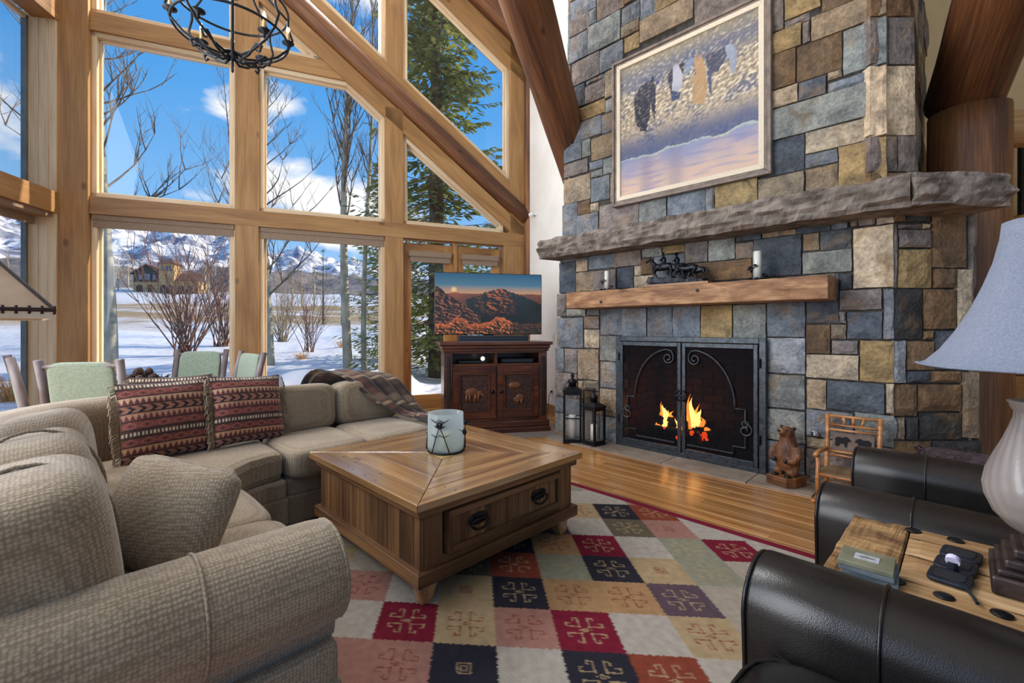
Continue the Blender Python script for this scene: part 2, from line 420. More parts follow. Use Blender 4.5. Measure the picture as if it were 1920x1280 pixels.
# roof rafter above the tallest pane
beam('roof_rafter', (-.4, .11, 7.02), (2.0, .11, 5.34), .22, .22, PINE, wb)
beam('roof_rafter', (-.4, .10, 7.27), (2.0, .10, 5.59), .2, .3, PINE, wb)
log('roof_log', (-.4, -.05, 7.42), (2.1, -.05, 5.80), .17, .17, LOGM, wb, 5)
log('corner_log', (2.02, -.02, 0), (2.03, -.02, 6.6), .085, .08, LOGM, wb, 8)
NW = [0]
def window(poly, blind=False, y=.12, tw=.055, door=False, trimmat=PINE_TRIM):
    NW[0] += 1
    wn = struct('window_%d' % NW[0], (-1.59, 6.64, 0), WD)
    n = len(poly); cx = sum(p[0] for p in poly)/n; cz = sum(p[1] for p in poly)/n
    for i in range(n):
        p, q = Vector((poly[i][0], 0, poly[i][1])), Vector((poly[(i+1) % n][0], 0, poly[(i+1) % n][1]))
        d = (q - p).normalized(); nr = Vector((-d.z, 0, d.x))
        if nr.dot(Vector((cx, 0, cz)) - p) < 0: nr = -nr
        off = nr * (tw / 2)
        if (q-p).length < .1: continue
        beam('frame', p + off + V(0, y - .045, 0), q + off + V(0, y - .045, 0), .07, tw, trimmat, wn, up=nr)
        o2 = nr * (tw + .008)
        beam('sash', p + o2 + V(0, y + .012, 0), q + o2 + V(0, y + .012, 0), .05, .028, trimmat, wn, up=nr, bevel=.002)
    MB().prism([(a, y + .012, b) for a, b in poly], (0, .01, 0)).build('pane', GLASS, wn)
    if blind:
        t0 = min(p[0] for p in poly); t1 = max(p[0] for p in poly); z1 = max(p[1] for p in poly)
        b = MB().bb(t0 + .01, t1 - .01, .02, .09, z1 - .06, z1).build('blind', BLIND, wn, bevel=.004)
        MB().bb(t0 + .02, t1 - .02, .03, .055, z1 - .15, z1 - .06).build('blind_fabric', BLIND, b)
    return wn
window([(-3.58, 2.78), (-2.13, 2.78), (-2.13, 4.71), (-3.58, 4.71)])
window([(-1.86, 2.78), (-.26, 2.78), (-.26, 4.30), (-.76, 4.71), (-1.86, 4.71)])
window([(0, 2.78), (1.59, 2.78), (1.59, 2.92), (0, 4.10)])
window([(-3.58, 4.925), (-2.13, 4.925), (-2.13, 6.6), (-3.58, 6.6)])
window([(-1.86, 4.925), (-1.07, 4.925), (-1.86, 5.53)])
window([(-.26, 5.10), (-.26, 6.9), (-1.86, 6.9), (-1.86, 6.34)])
window([(0, 4.90), (1.70, 3.62), (1.70, 5.47), (0, 6.66)])
window([(-3.58, .16), (-2.13, .16), (-2.13, 2.575), (-3.58, 2.575)], True)
window([(-1.86, .16), (-.26, .16), (-.26, 2.575), (-1.86, 2.575)], True)
# glazed double doors behind the television
for i, (t0, t1) in enumerate(((0.03, .78), (.84, 1.56))):
    dr = struct('door_%d' % (i+1), (-1.59, 6.64, 0), WD)
    beam('stile', (t0 + .05, .13, 0), (t0 + .05, .13, 2.52), .06, .11, PINE_DOOR, dr, up=(1, 0, 0))
    beam('stile', (t1 - .07, .13, 0), (t1 - .07, .13, 2.52), .06, .14, PINE_DOOR, dr, up=(1, 0, 0))
    beam('top_rail', (t0, .132, 2.44), (t1, .132, 2.44), .06, .17, PINE_DOOR, dr)
    beam('bottom_rail', (t0, .132, .12), (t1, .132, .12), .06, .24, PINE_DOOR, dr)
    MB().bb(t0+.08, t1-.1, .125, .135, .2, 2.4).build('pane', GLASS, dr)
    bl = MB().bb(t0+.06, t1-.05, .03, .10, 2.32, 2.40).build('blind', BLIND, dr, bevel=.004)
    MB().bb(t0+.08, t1-.06, .05, .08, 2.24, 2.32).build('blind_fabric', BLIND, bl)
post(.78, .84, 0, 2.575, .08, .18, PINE_DOOR, 'astragal')
rail(0, 1.59, 0, .03, .02, .2)

# left wall: big panes in deep reveals
PL = V(-5.13, 5.11, 0)
wl = struct('wall_left', PL, math.atan2(-.98, .2), 'wall of tall windows with pale deep reveals')
def lbeam(nm, p0, p1, wd, th, m, up=(0, 0, 1)): beam(nm, p0, p1, wd, th, m, wl, up=up)
lbeam('reveal', (.0, -.14, 0), (.0, -.14, 7), .30, .06, PINE_TRIM, (1, 0, 0))
for (y, m) in ((-.07, PINE_TRIM), (-.16, PINE_TRIM), (-.24, PINE_TRIM)):
    lbeam('reveal_bead', (.035, y, 0), (.035, y, 7), .012, .012, m, (1, 0, 0))
for z, th in ((2.66, .24), (4.83, .24), (.08, .16)): lbeam('beam', (0, -.10, z), (2.4, -.10, z), .24, th, PINE)
lbeam('post', (2.3, -.12, 0), (2.3, -.12, 7), .28, .25, PINE, (1, 0, 0))
for i, (z0, z1, bl) in enumerate(((.16, 2.54, 1), (2.78, 4.71, 0), (4.95, 6.8, 0))):
    NW[0] += 1
    wn = struct('window_%d' % NW[0], PL, math.atan2(-.98, .2))
    DARKF = mat('grey_sash', '#59636b', '#67727a', scale=9, rough=.5)
    for xx in (.05, 2.15): beam('frame', (xx, -.265, z0), (xx, -.265, z1), .05, .05, DARKF, wn, up=(1, 0, 0))
    for zz in (z0 + .02, z1 - .02): beam('frame', (.03, -.265, zz), (2.17, -.265, zz), .05, .05, PINE_TRIM, wn)
    MB().bb(.05, 2.15, -.27, -.26, z0, z1).build('pane', GLASS, wn)
    if bl:
        b = MB().bb(.05, 2.15, -.22, -.02, z1 - .05, z1).build('blind', BLIND, wn); MB().bb(.06, 2.14, -.2, -.17, z1 - .14, z1 - .05).build('blind_fabric', BLIND, b)

# white plaster wall between the windows and the chimney
cw = V(-1.59, 6.64, 0) + V(.92, .392, 0) * 2.0
ww_ = struct('wall_plaster', cw, math.atan2(-.92, .392), 'smooth white plaster wall beside the chimney')
MB().bb(0, 2.2, 0, .15, 0, 7).build('plaster_face', PLASTER, ww_)
bbd = MB().bb(.04, 1.4, -.02, 0, 0, .13).build('baseboard', PINE, ww_, bevel=.004)
# cream wall, wainscot and loft beyond the chimney
wr = struct('wall_right', (0, 0, 0), 0, 'cream plaster wall beyond the chimney')
MB().bb(3.9, 9, 5.3, 5.45, 0, 7).build('plaster_face', CREAM, wr)
MB().bb(8.9, 9.0, -4.5, 5.3, 0, 7).build('side_face', CREAM, wr)
for i in range(9):
    MB().bb(4.0 + i*.5, 4.49 + i*.5, 5.24, 5.3, .12, .70).build('wainscot_panel', PINE_DOOR, wr, bevel=.01)
for z in (.05, .76): MB().bb(4.0, 8.6, 5.22, 5.3, z-.05, z+.05).build('wainscot_rail', PINE_DOOR, wr, bevel=.006)
ce = MB().prism([(-6, -4.5, 7), (9, -4.5, 7), (9, 5.4, 7), (4.0, 8.2, 7), (.4, 7.6, 7), (-5.3, 5.2, 7)], (0, 0, .2)).build('ceiling', PLASTER)
tag(ce, 'high pale plaster ceiling', None, None, 'structure')

# big peeled logs
tag(log('log_post', (4.02, 4.0, 0), (4.02, 4.0, 3.15), .29, .27, LOGM, None, 11), 'massive upright log post rising behind the chimney corner', None, None, 'structure')
tag(log('log_rafter', (4.06, 4.08, 3.28), (2.66, 1.91, 4.45), .27, .27, LOGM, None, 13), 'thick log rafter climbing from the top of the log post', None, None, 'structure')
tag(log('log_rafter', (.905, 6.16, 3.298), (-.28, 3.2, 4.83), .225, .24, LOGM, None, 17), 'thick log rafter running down to the white plaster wall', None, None, 'structure')
tag(log('log_purlin', (.15, 7.05, 5.72), (.62, 6.87, 5.883), .19, .2, LOGP, None, 19), 'short log purlin high against the white plaster wall', None, None, 'structure')
tag(log('log_rail', (4.2, 4.15, 3.04), (6.4, 3.9, 3.12), .165, .16, LOGP, None, 23), 'pale horizontal log meeting the big log post', None, None, 'structure')
rl = thing('loft_railing', 'black iron railing of the loft beside the log post', 'railing', (4.9, 4.95, 2.2))
for i in range(5):
    zb = .15 + .4*(.24 + i*.42 - .15) - .13
    MB().bb(.22 + i*.42, .26 + i*.42, -.02, .02, zb, zb + .95).build('baluster', IRON, rl)
for z in (.35, .90): MB().tube([(-.1, 0, z - .08), (2.2, 0, z + .84)], .02, 6).build('rail', IRON, rl)
tag(beam('stair_stringer', (4.75, 4.95, 2.05), (7.0, 4.95, 2.95), .12, .22, PINE_DOOR), 'sloping wooden stringer under the iron loft railing', 'beam')
# ================================================================== stone chimney
SC = dict(b='#757a80', d='#50555c', D='#3a3938', t='#948169', g='#a0855a', c='#b9a58a', C='#cbb497', n='#73593f', m='#7f736c', v='#868780', B='#8b8f94')
FRONT_LOW = '''1055 1102 472 489 b;1102 1151 464 504 b;1054 1079 490 549 d;1080 1102 487 509 c;1079 1113 509 546 t;1113 1155 506 542 m;1151 1202 454 500 m;1156 1187 501 539 d
1202 1240 448 483 v;1188 1202 497 516 c;1188 1224 516 536 c;1202 1225 484 514 n;1241 1283 442 474 g;1284 1327 434 489 m;1225 1284 476 530 b;1327 1378 430 488 v;1379 1427 422 452 d
1378 1412 454 486 m;1284 1410 488 524 n;1428 1492 411 443 t;1412 1503 443 516 d;1492 1557 401 436 d;1505 1536 436 470 t;1537 1597 430 468 d;1504 1598 469 512 v;1557 1584 396 430 b
1573 1598 513 543 d;1503 1573 513 563 m;1062 1098 578 593 v;1051 1062 550 593 m;1099 1123 577 591 v;1050 1093 595 652 b;1094 1123 592 616 m;1094 1123 617 652 c;1124 1166 578 628 b
1166 1212 577 627 b;1212 1260 575 626 b;1261 1314 573 626 b;1314 1373 572 628 g;1374 1437 570 629 v;1437 1510 566 632 b;1511 1573 563 606 d;1574 1654 542 581 m;1573 1587 583 606 m
1588 1655 584 636 d;1511 1558 608 663 n;1556 1587 608 636 t;1559 1609 638 664 m;1511 1610 665 711 c;1611 1672 638 717 g;1440 1510 633 700 B;1440 1510 702 766 v;1511 1549 711 767 t
1550 1659 716 772 d;1440 1510 768 828 v;1511 1600 770 823 b;1441 1509 829 888 b;1511 1600 824 845 t;1510 1600 846 905 m;1601 1672 775 835 v;1601 1672 836 905 m
1048 1058 653 697 b;1058 1082 653 699 m;1083 1123 654 712 t;1124 1162 629 677 v;1124 1162 678 728 B;1124 1162 729 780 t;1124 1162 781 832 v;1047 1082 699 745 m;1083 1093 713 745 t;1094 1123 713 732 t
1094 1123 733 775 n;1047 1093 746 776 b;1047 1093 777 810 v;1094 1123 776 825 m;1585 1642 390 424 m;1642 1672 382 420 c;1599 1672 424 540 C;1655 1672 541 636 B;1660 1672 718 775 c
1064 1150 547 578 m;1150 1280 540 575 v;1280 1420 528 570 b;1420 1510 520 564 m;1598 1612 400 424 v'''
FRONT_UP = '''1075 1113 -12 25 b;1117 1170 -25 28 m;1073 1104 28 60 m;1104 1118 18 42 b;1101 1163 32 89 v;1073 1101 62 110 b;1164 1199 5 41 b;1199 1228 -20 20 b;1164 1198 42 62 t;1168 1198 64 84 g
1199 1300 10 47 t;1124 1168 84 124 b;1078 1123 104 148 m;1105 1134 142 155 b;1096 1134 152 188 m;1073 1096 159 198 d;1134 1160 135 178 t;1081 1134 193 219 g;1134 1160 182 205 v;1080 1127 222 262 b
1127 1160 210 246 b;1107 1160 250 295 t;1091 1107 258 294 v;1064 1091 266 301 b;1064 1102 301 327 m;1104 1129 300 315 b;1129 1160 296 322 v;1107 1129 318 331 v;1062 1106 329 377 t;1107 1143 331 376 b
1082 1106 376 402 n;1060 1082 380 445 b;1106 1122 380 397 c;1082 1122 400 442 b;1122 1197 383 430 m;1197 1249 380 414 v;1250 1322 366 404 b;1322 1340 357 392 b;1340 1421 348 386 g;1421 1508 330 372 t
1448 1469 -10 57 m;1470 1539 -40 27 g;1470 1518 29 47 m;1440 1503 52 95 g;1504 1519 40 80 m;1520 1645 6 56 t;1440 1492 97 165 n;1493 1579 72 141 n;1580 1645 46 130 v;1551 1579 132 146 t
1551 1625 144 165 b;1497 1549 148 183 d;1440 1496 163 196 c;1440 1625 180 244 v;1626 1645 130 257 C;1509 1625 232 279 c;1440 1509 258 322 d;1508 1571 281 309 b;1571 1645 266 334 g;1509 1571 311 350 t
1300 1400 -40 20 m;1228 1300 -45 8 g;1143 1160 324 372 t;1540 1645 -50 4 n;1400 1470 -60 -15 v;1170 1228 -40 -2 n;1075 1120 -50 -14 t'''
FACET_LOW = '''1672 1699 381 416 n;1700 1744 381 416 D;1745 1801 381 502 n;1672 1684 418 540 m;1685 1731 418 429 m;1732 1744 418 429 c;1685 1748 430 464 m;1685 1752 466 540 g;1752 1795 503 540 n
1795 1812 504 617 c;1672 1732 541 636 D;1733 1794 541 617 n;1733 1753 619 637 n;1754 1814 619 693 d;1672 1700 638 718 B;1700 1754 639 694 n;1701 1744 695 718 d;1746 1806 695 718 n;1807 1826 707 822 t
1672 1722 720 781 n;1723 1806 720 772 n;1725 1806 774 825 D;1700 1724 782 825 D;1684 1699 782 825 t;1672 1684 782 825 B;1672 1750 827 880 n;1751 1826 826 880 D;1672 1740 882 940 m;1741 1826 882 940 n'''
FACET_UP = '''1645 1693 -30 31 n;1645 1666 31 120 m;1666 1702 31 120 m;1645 1704 122 253 C;1645 1683 255 322 m;1684 1706 254 322 m;1645 1690 323 355 n'''
WL, WU = 4.277, 4.33
CL, CU = 1672, 1645
def tq(u): return (u - 960) / 850
def acoord(u, w): return -w * (1 - tq(u)) / (1 + tq(u))
YL = (WL - acoord(CL, WL)) * K; YU = (WU - acoord(CU, WU)) * K
def rects(txt, w=None, Y=None):
    out = []
    for tok in txt.replace('\n', ';').split(';'):
        q = tok.split()
        if len(q) < 5: continue
        x0, x1, y0, y1 = (float(t) for t in q[:4])
        if w is not None:
            a0, a1 = acoord(x0, w), acoord(x1, w); am = acoord((x0+x1)/2, w); yy = (w - am) * K
        else:
            a0, a1 = tq(x0) * Y, tq(x1) * Y; yy = Y
        out.append([a0, a1, 1.25 + (615-y1)/850*yy, 1.25 + (615-y0)/850*yy, q[4]])
    return out
def tidy(rs, zmin=0, zmax=9):
    for r in rs: r[2] = max(r[2], zmin); r[3] = min(r[3], zmax)
    rs = [r for r in rs if r[3] - r[2] > .03 and r[1] - r[0] > .03]
    for it in range(3):                       # trim overlaps
        for i in range(len(rs)):
            for j in range(i):
                A, B = rs[i], rs[j]
                ox = min(A[1], B[1]) - max(A[0], B[0]); oz = min(A[3], B[3]) - max(A[2], B[2])
                if ox > 1e-4 and oz > 1e-4:
                    if ox < oz:
                        L, Rr = (A, B) if A[0]+A[1] < B[0]+B[1] else (B, A)
                        m = (max(L[0]+.02, Rr[0]) + min(L[1], Rr[1]-.02)) / 2; L[1] = m; Rr[0] = m
                    else:
                        L, Rr = (A, B) if A[2]+A[3] < B[2]+B[3] else (B, A)
                        m = (max(L[2]+.02, Rr[2]) + min(L[3], Rr[3]-.02)) / 2; L[3] = m; Rr[2] = m
    def free(A, x0, x1, z0, z1):
        return not any(B is not A and min(x1, B[1]) - max(x0, B[0]) > 1e-4 and min(z1, B[3]) - max(z0, B[2]) > 1e-4 for B in rs)
    for step in range(7):                     # grow into small gaps
        g = .008
        for A in rs:
            if free(A, A[1], A[1]+2*g, A[2], A[3]): A[1] += g
            if free(A, A[0]-2*g, A[0], A[2], A[3]): A[0] -= g
            if free(A, A[0], A[1], A[3], A[3]+2*g): A[3] += g
            if free(A, A[0], A[1], A[2]-2*g, A[2]): A[2] -= g
    return [r for r in rs if r[3] - r[2] > .02 and r[1] - r[0] > .02]
chim = struct('wall_chimney', (0, 0, 0), A45, 'tall chimney breast of split slate and sandstone blocks')
def stone(r, w, par, M=None, back=.09, proud=.02):
    a0, a1, z0, z1, c = r; g = .004
    hw, hh = (a1-a0)/2 - g, (z1-z0)/2 - g; d = random.uniform(0, proud)
    nx, nz_ = 5, 4; vs = []; sd = random.random() * 99
    for j in range(nz_+1):
        for i in range(nx+1):
            u, v = 2*i/nx-1, 2*j/nz_-1; e = (abs(u) == 1 or abs(v) == 1)
            x, z = u*hw, v*hh
            if e: x += random.uniform(-.003, .003); z += random.uniform(-.003, .003); y = .014 - d
            else: y = -d + .012 * noise.noise((x*6+sd, z*6, sd)) ; x += random.uniform(-.1, .1)*hw/nx; z += random.uniform(-.1, .1)*hh/nz_
            vs.append((x, y, z))
    N = nx+1
    fs = [(j*N+i, j*N+i+1, (j+1)*N+i+1, (j+1)*N+i) for j in range(nz_) for i in range(nx)]
    rim = [i for i in range(N)] + [j*N+nx for j in range(1, nz_+1)] + [nz_*N+i for i in range(nx-1, -1, -1)] + [j*N for j in range(nz_-1, 0, -1)]
    o0 = len(vs); vs += [(vs[k][0], back, vs[k][2]) for k in rim]; m = len(rim)
    fs += [(rim[(k+1) % m], rim[k], o0+k, o0+(k+1) % m) for k in range(m)]
    mb = MB(); mb.add(vs, fs)
    k = random.uniform(.86, 1.14); col = hx(SC[c]); tint = random.uniform(-.05, .05)
    col = (col[0]*k*(1+tint), col[1]*k, col[2]*k*(1-tint), 1)
    loc = V((a0+a1)/2, w, (z0+z1)/2)
    MM = Matrix.Translation(loc) if M is None else M @ Matrix.Translation(loc)
    return mb.build('stone', STONE, par, matrix=MM, color=col)
RL = math.pi/4
M45 = Matrix.Rotation(RL, 4, 'Z')
for r in tidy(rects(FRONT_LOW, w=WL), 0, 2.13):
    if r[1] > acoord(CL, WL) - .03: r[1] = acoord(CL, WL) + .014
    stone(r, WL, chim)
for r in tidy(rects(FRONT_UP, w=WU), 2.15, 5.6): stone(r, WU, chim)
for r in tidy(rects(FACET_LOW, Y=YL), 0, 2.13):
    if r[0] < tq(CL)*YL + .03: r[0] = tq(CL)*YL + .012
    stone(r, YL, chim, M45)
for r in tidy(rects(FACET_UP, Y=YU), 2.15, 5.6): stone(r, YU, chim, M45)
# receding flank of the upper chimney (faces along +a)
XU1 = tq(1705) * YU; XL1 = tq(1826) * YL
aU1, wU1 = (XU1 - YU)*K, (XU1 + YU)*K; aL1, wL1 = (XL1 - YL)*K, (XL1 + YL)*K
MS = Matrix.Rotation(math.pi/2, 4, 'Z')      # local x -> w, local -y -> +a
z = 2.2
while z < 5.4:
    h = random.uniform(.18, .42); x = wU1 + .02
    while x < wU1 + 1.7:
        l = random.uniform(.25, .6); stone([x, x+l, z, z+h, random.choice('nmntdc')], -aU1, chim, MS); x += l
    z += h
for zz in (.0, .42, .8, 1.2, 1.5, 1.84): stone([wL1 + .02, wL1 + .5, zz, zz + .36, random.choice('ntmd')], -aL1, chim, MS)
# left flank (faces -a), seen only from the side
MSL = Matrix.Rotation(-math.pi/2, 4, 'Z')
for (w0, a0, zt) in ((WL, acoord(1047, WL), (0, 2.1)), (WU, acoord(1062, WU), (2.2, 5.4))):
    z = zt[0]
    while z < zt[1] - .1:
        h = random.uniform(.25, .45)
        stone([-w0 - .55, -w0 - .02, z, min(z+h, zt[1]), random.choice('bvmt')], a0, chim, MSL); z += h
# mortar core with the firebox opening left free
FA0, FA1, FZ = -2.60, -1.235, 1.12
aL0 = acoord(1049, WL) + .02; aU0 = acoord(1063, WU) + .03
core = MB()
core.bb(aL0, FA0, WL + .02, WL + 1.5, 0, 2.2); core.bb(FA1, acoord(CL, WL) - .02, WL + .02, WL + .95, 0, 2.2); core.bb(FA0, FA1, WL + .02, WL + 1.5, FZ, 2.2)
core.bb(FA0, FA1, WL + .75, WL + 1.5, 0, FZ)
pc = [(acoord(CL, WL) - .03, WL + .02), ((tq(CL)*YL - YL)*K - .0, (tq(CL)*YL + YL)*K + .03), (aL1 - .03, wL1 + .02), (aL1 - .03, wL1 + .6), (acoord(CL, WL) - .03, WL + .95)]
core.prism([(a, w_, 0) for a, w_ in pc], (0, 0, 2.2))
pu = [(aU0, WU + .02), (acoord(CU, WU) - .01, WU + .02), (aU1 - .03, wU1 + .02), (aU1 - .03, wU1 + 1.8), (aU0, wU1 + 1.4)]
core.prism([(a, w_, 2.15) for a, w_ in pu], (0, 0, 3.8))
core.build('mortar_core', MORTAR, chim)
# rough split-face ledge: a front slab and a corner slab
def ledge(p0, p1, depth, z0, z1, sd, mitre0=0, mitre1=0):
    p0, p1 = Vector(p0), Vector(p1); d = (p1-p0); L = d.length; d.normalize(); nr = V(d.y, -d.x, 0)     # outward
    nu, nv = int(L/.022), 20
    def fn(u, v):
        # v wraps: 0 bottom back .. front face .. 1 top back
        if v < .3: q = v/.3; o = q; zz = 0
        elif v < .7: q = (v-.3)/.4; o = 1; zz = q
        else: q = (v-.7)/.3; o = 1 - q; zz = 1
        e = .0
        x = u * L
        f = noise.fractal((x*3+sd, zz*5, o*3), .8, 2.1, 5)
        f2 = noise.noise((x*9+sd, zz*4 + x*1.3, sd))
        out = depth * o + (.045*f + .03*f2 + .02*abs(noise.noise((x*17, zz*11 + x*3, sd)))) * (1 if o > .6 else 0)
        bow = .03 * math.sin(math.pi * min(1, max(0, zz))) * (1 if o == 1 else 0)
        zq = z0 + (z1-z0)*zz + .012*noise.noise((x*5, sd, zz*9))
        t = x + (mitre0 * (1-u) + mitre1 * u) * o * depth
        return p0 + d*t + nr*(out + bow) + V(0, 0, zq)
    mb = MB(); mb.grid(nu, nv, fn)
    n1 = nu+1; mb.f.append(tuple(j*n1 for j in range(nv+1))); mb.f.append(tuple(j*n1+nu for j in range(nv, -1, -1)))
    return mb
PLD = .30
pA = (aL0 - .02, WL + .02, 0); pB = (acoord(CL, WL), WL + .0, 0)
ledge(pA, pB, PLD, 2.06, 2.28, 1.0, -.25, .414).build('ledge_slab', LEDGE, chim)
pB2 = V(tq(CL)*YL, YL, 0); pC2 = V(XL1 - .10, YL, 0)
ledge(pB2, pC2, PLD, 2.06, 2.28, 5.0, -.414, .12).build('ledge_slab', LEDGE, chim, matrix=M45)
MB().bb(aL0, aU1 + .05, WL - .05, WL + .9, 2.08, 2.24).build('ledge_bed', LEDGE, chim)
MB().prism([(pB2.x - .1, YL - .05, 2.09), (pC2.x, YL - .05, 2.09), (pC2.x + .5, YL + .5, 2.09), (pB2.x - .1, YL + .7, 2.09)], (0, 0, .16)).build('ledge_bed', LEDGE, chim, matrix=M45)
# firebox lined with dark bricks
BRICK = mat('fire_brick', '#33201a', '#5a3a2c', scale=9, rough=.9, bump=.4)
fb = thing('firebox', None, None, (0, 0, 0), A45); fb.parent = None
fb['kind'] = 'structure'; fb['label'] = 'brick lined firebox glowing behind the screen'
MB().bb(FA0, FA1, WL + .02, WL + .75, 0, .02).bb(FA0, FA1, WL+.02, WL+.75, FZ-.01, FZ).build('firebox_floor', MORTAR, fb)
bm0 = MB().bb(-.105, .105, -.03, .0, -.04, .04).build('brick', BRICK, fb, bevel=.004); first = [bm0]
def brick(M):
    if first: o = first.pop()
    else: o = bm0.copy(); C.objects.link(o)
    o.matrix_local = M
for j in range(13):
    zz = .06 + j*.085
    for i in range(6):
        a = FA0 + .12 + i*.222 + (.11 if j % 2 else 0)
        if a < FA1 - .05: brick(Matrix.Translation((a, WL + .75, zz)))
    for s, aa, rot in ((1, FA0, -math.pi/2), (-1, FA1, math.pi/2)):
        for i in range(3):
            brick(Matrix.Translation((aa, WL + .14 + i*.222 + (.07 if j % 2 else 0), zz)) @ Matrix.Rotation(rot + math.pi, 4, 'Z'))
# burning logs on a grate
fr = thing('log_fire', 'burning split logs on an iron grate inside the firebox', 'fire', AW(-2.08, WL + .30, .02), A45)
g = MB()
for i in range(8): g.tube([(-.30 + i*.085, -.17, .16), (-.30 + i*.085, -.13, .09), (-.30+i*.085, .15, .09), (-.30+i*.085, .19, .16)], .009, 6)
for y in (-.12, .12): g.tube([(-.34, y, .085), (.34, y, .085)], .011, 6)
for x in (-.3, .3):
    for y in (-.12, .12): g.tube([(x, y, .085), (x, y, 0)], .01, 6)
g.build('grate', IRON, fr)
CHAR = mat('charred_log', '#0d0a09', '#2c1c14', scale=12, rough=.9, bump=.6)
EMBER = emis('ember', '#ff4a18', 5.0)
for i, (p, q, r) in enumerate((((-.34, -.07, .14), (.2, -.03, .15), .055), ((-.22, .09, .15), (.36, .06, .15), .06), ((-.26, -.02, .245), (.08, .07, .25), .05), ((-.04, .02, .24), (.30, .05, .26), .05))):
    l = log('fire_log', p, q, r, r*.9, CHAR, fr, 40+i, 10, 6, .1)
for i in range(30):
    MB().ball((random.uniform(-.26, .26), random.uniform(-.12, .1), random.uniform(.10, .19)), random.uniform(.012, .03), 6, 4).build('ember', EMBER, fr)
def flame(x, y, z, h, r, sd, m):
    n = 10; prof = []
    mb = MB(); path = []; rad = []
    for i in range(n+1):
        f = i/n; path.append((x + .03*math.sin(f*5+sd)*f, y + .01*math.sin(f*7+sd), z + h*f)); rad.append(max(.001, r*(math.sin(math.pi*min(1, f*.75+.25))**1.1)*(1-f*.55)))
    mb.tube(path, rad, 8).build('flame', m, fr, smooth=True)
FL1 = emis('flame_yellow', '#ffc06a', 14.0); FL2 = emis('flame_orange', '#ff9838', 7.0)
for a in ((-.19, .0, .24, .17, .05, 0, FL1), (-.13, .03, .25, .10, .04, 2, FL2), (-.25, -.02, .16, .10, .04, 4, FL2), (.11, .0, .22, .30, .055, 1, FL1), (.16, .02, .24, .17, .05, 3, FL1), (.21, -.01, .24, .10, .035, 5, FL2), (-.03, -.04, .16, .13, .03, 6, FL1), (.03, -.05, .15, .10, .025, 7, FL2), (-.22, .05, .24, .13, .06, 8, FL2), (-.16, -.04, .15, .10, .04, 9, FL1), (.07, .05, .24, .18, .06, 10, FL2), (.25, .03, .2, .09, .04, 11, FL2), (-.08, -.06, .12, .07, .03, 12, FL1), (-.21, .0, .22, .22, .035, 13, FL2), (.09, -.02, .2, .36, .03, 14, FL2), (.14, .03, .22, .24, .03, 15, FL2), (-.15, -.05, .2, .17, .025, 16, FL1)): flame(*a)
for _m in (FL1, FL2):
    _T = NT.__new__(NT); _T.t = _m.node_tree; _T.n = _T.t.nodes; _T.l = _T.t.links
    _pb = [n for n in _T.n if n.type == 'BSDF_PRINCIPLED'][0]; _ou = [n for n in _T.n if n.type == 'OUTPUT_MATERIAL'][0]
    _lw = _T.N('LayerWeight', i_Blend=.35); _tr = _T.N('BsdfTransparent'); _mx = _T.N('MixShader'); _T.L(_T.ramp(_lw.outputs['Facing'], [(.08, (0, 0, 0, 1)), (.7, (1, 1, 1, 1))]), _mx.inputs[0]); _T.L(_pb.outputs[0], _mx.inputs[1]); _T.L(_tr.outputs[0], _mx.inputs[2]); _T.L(_mx.outputs[0], _ou.inputs[0])
fl_ = bpy.data.lights.new('fire_light', 'POINT'); fl_.energy = 7; fl_.color = (1, .45, .15); fl_.shadow_soft_size = .12
fo = bpy.data.objects.new('fire_light', fl_); C.objects.link(fo); fo.location = AW(-2.08, WL + .30, .42)

# iron fire screen with two mesh doors
SCR = glassmat('mesh_screen', tint=(.30, .29, .28, 1), refl=0)
def meshmat():
    m, T = newmat('screen_mesh'); T.n.remove(T.p)
    t = T.N('BsdfTransparent'); d = T.N('BsdfDiffuse'); d.inputs[0].default_value = hx('#1b1c1f'); mx = T.N('MixShader'); mx.inputs[0].default_value = .64
    T.L(t.outputs[0], mx.inputs[1]); T.L(d.outputs[0], mx.inputs[2]); T.L(mx.outputs[0], T.o.inputs[0]); return m
SCR = meshmat()
s0, s1 = -2.647, -1.189; SH = 1.165; SW = s1 - s0; SM = (s0+s1)/2
fs_ = thing('fire_screen', 'black iron fireplace screen with scrolled double mesh doors', 'fire screen', AW(SM, WL - .03, 0), A45)
h = SW/2
MB().bb(-h, -h+.055, -.03, .01, 0, SH).bb(h-.055, h, -.03, .01, 0, SH).bb(-h+.055, h-.055, -.03, .01, SH-.05, SH).bb(-h+.055, h-.055, -.03, .01, 0, .05).build('outer_frame', IRONG, fs_, bevel=.004)
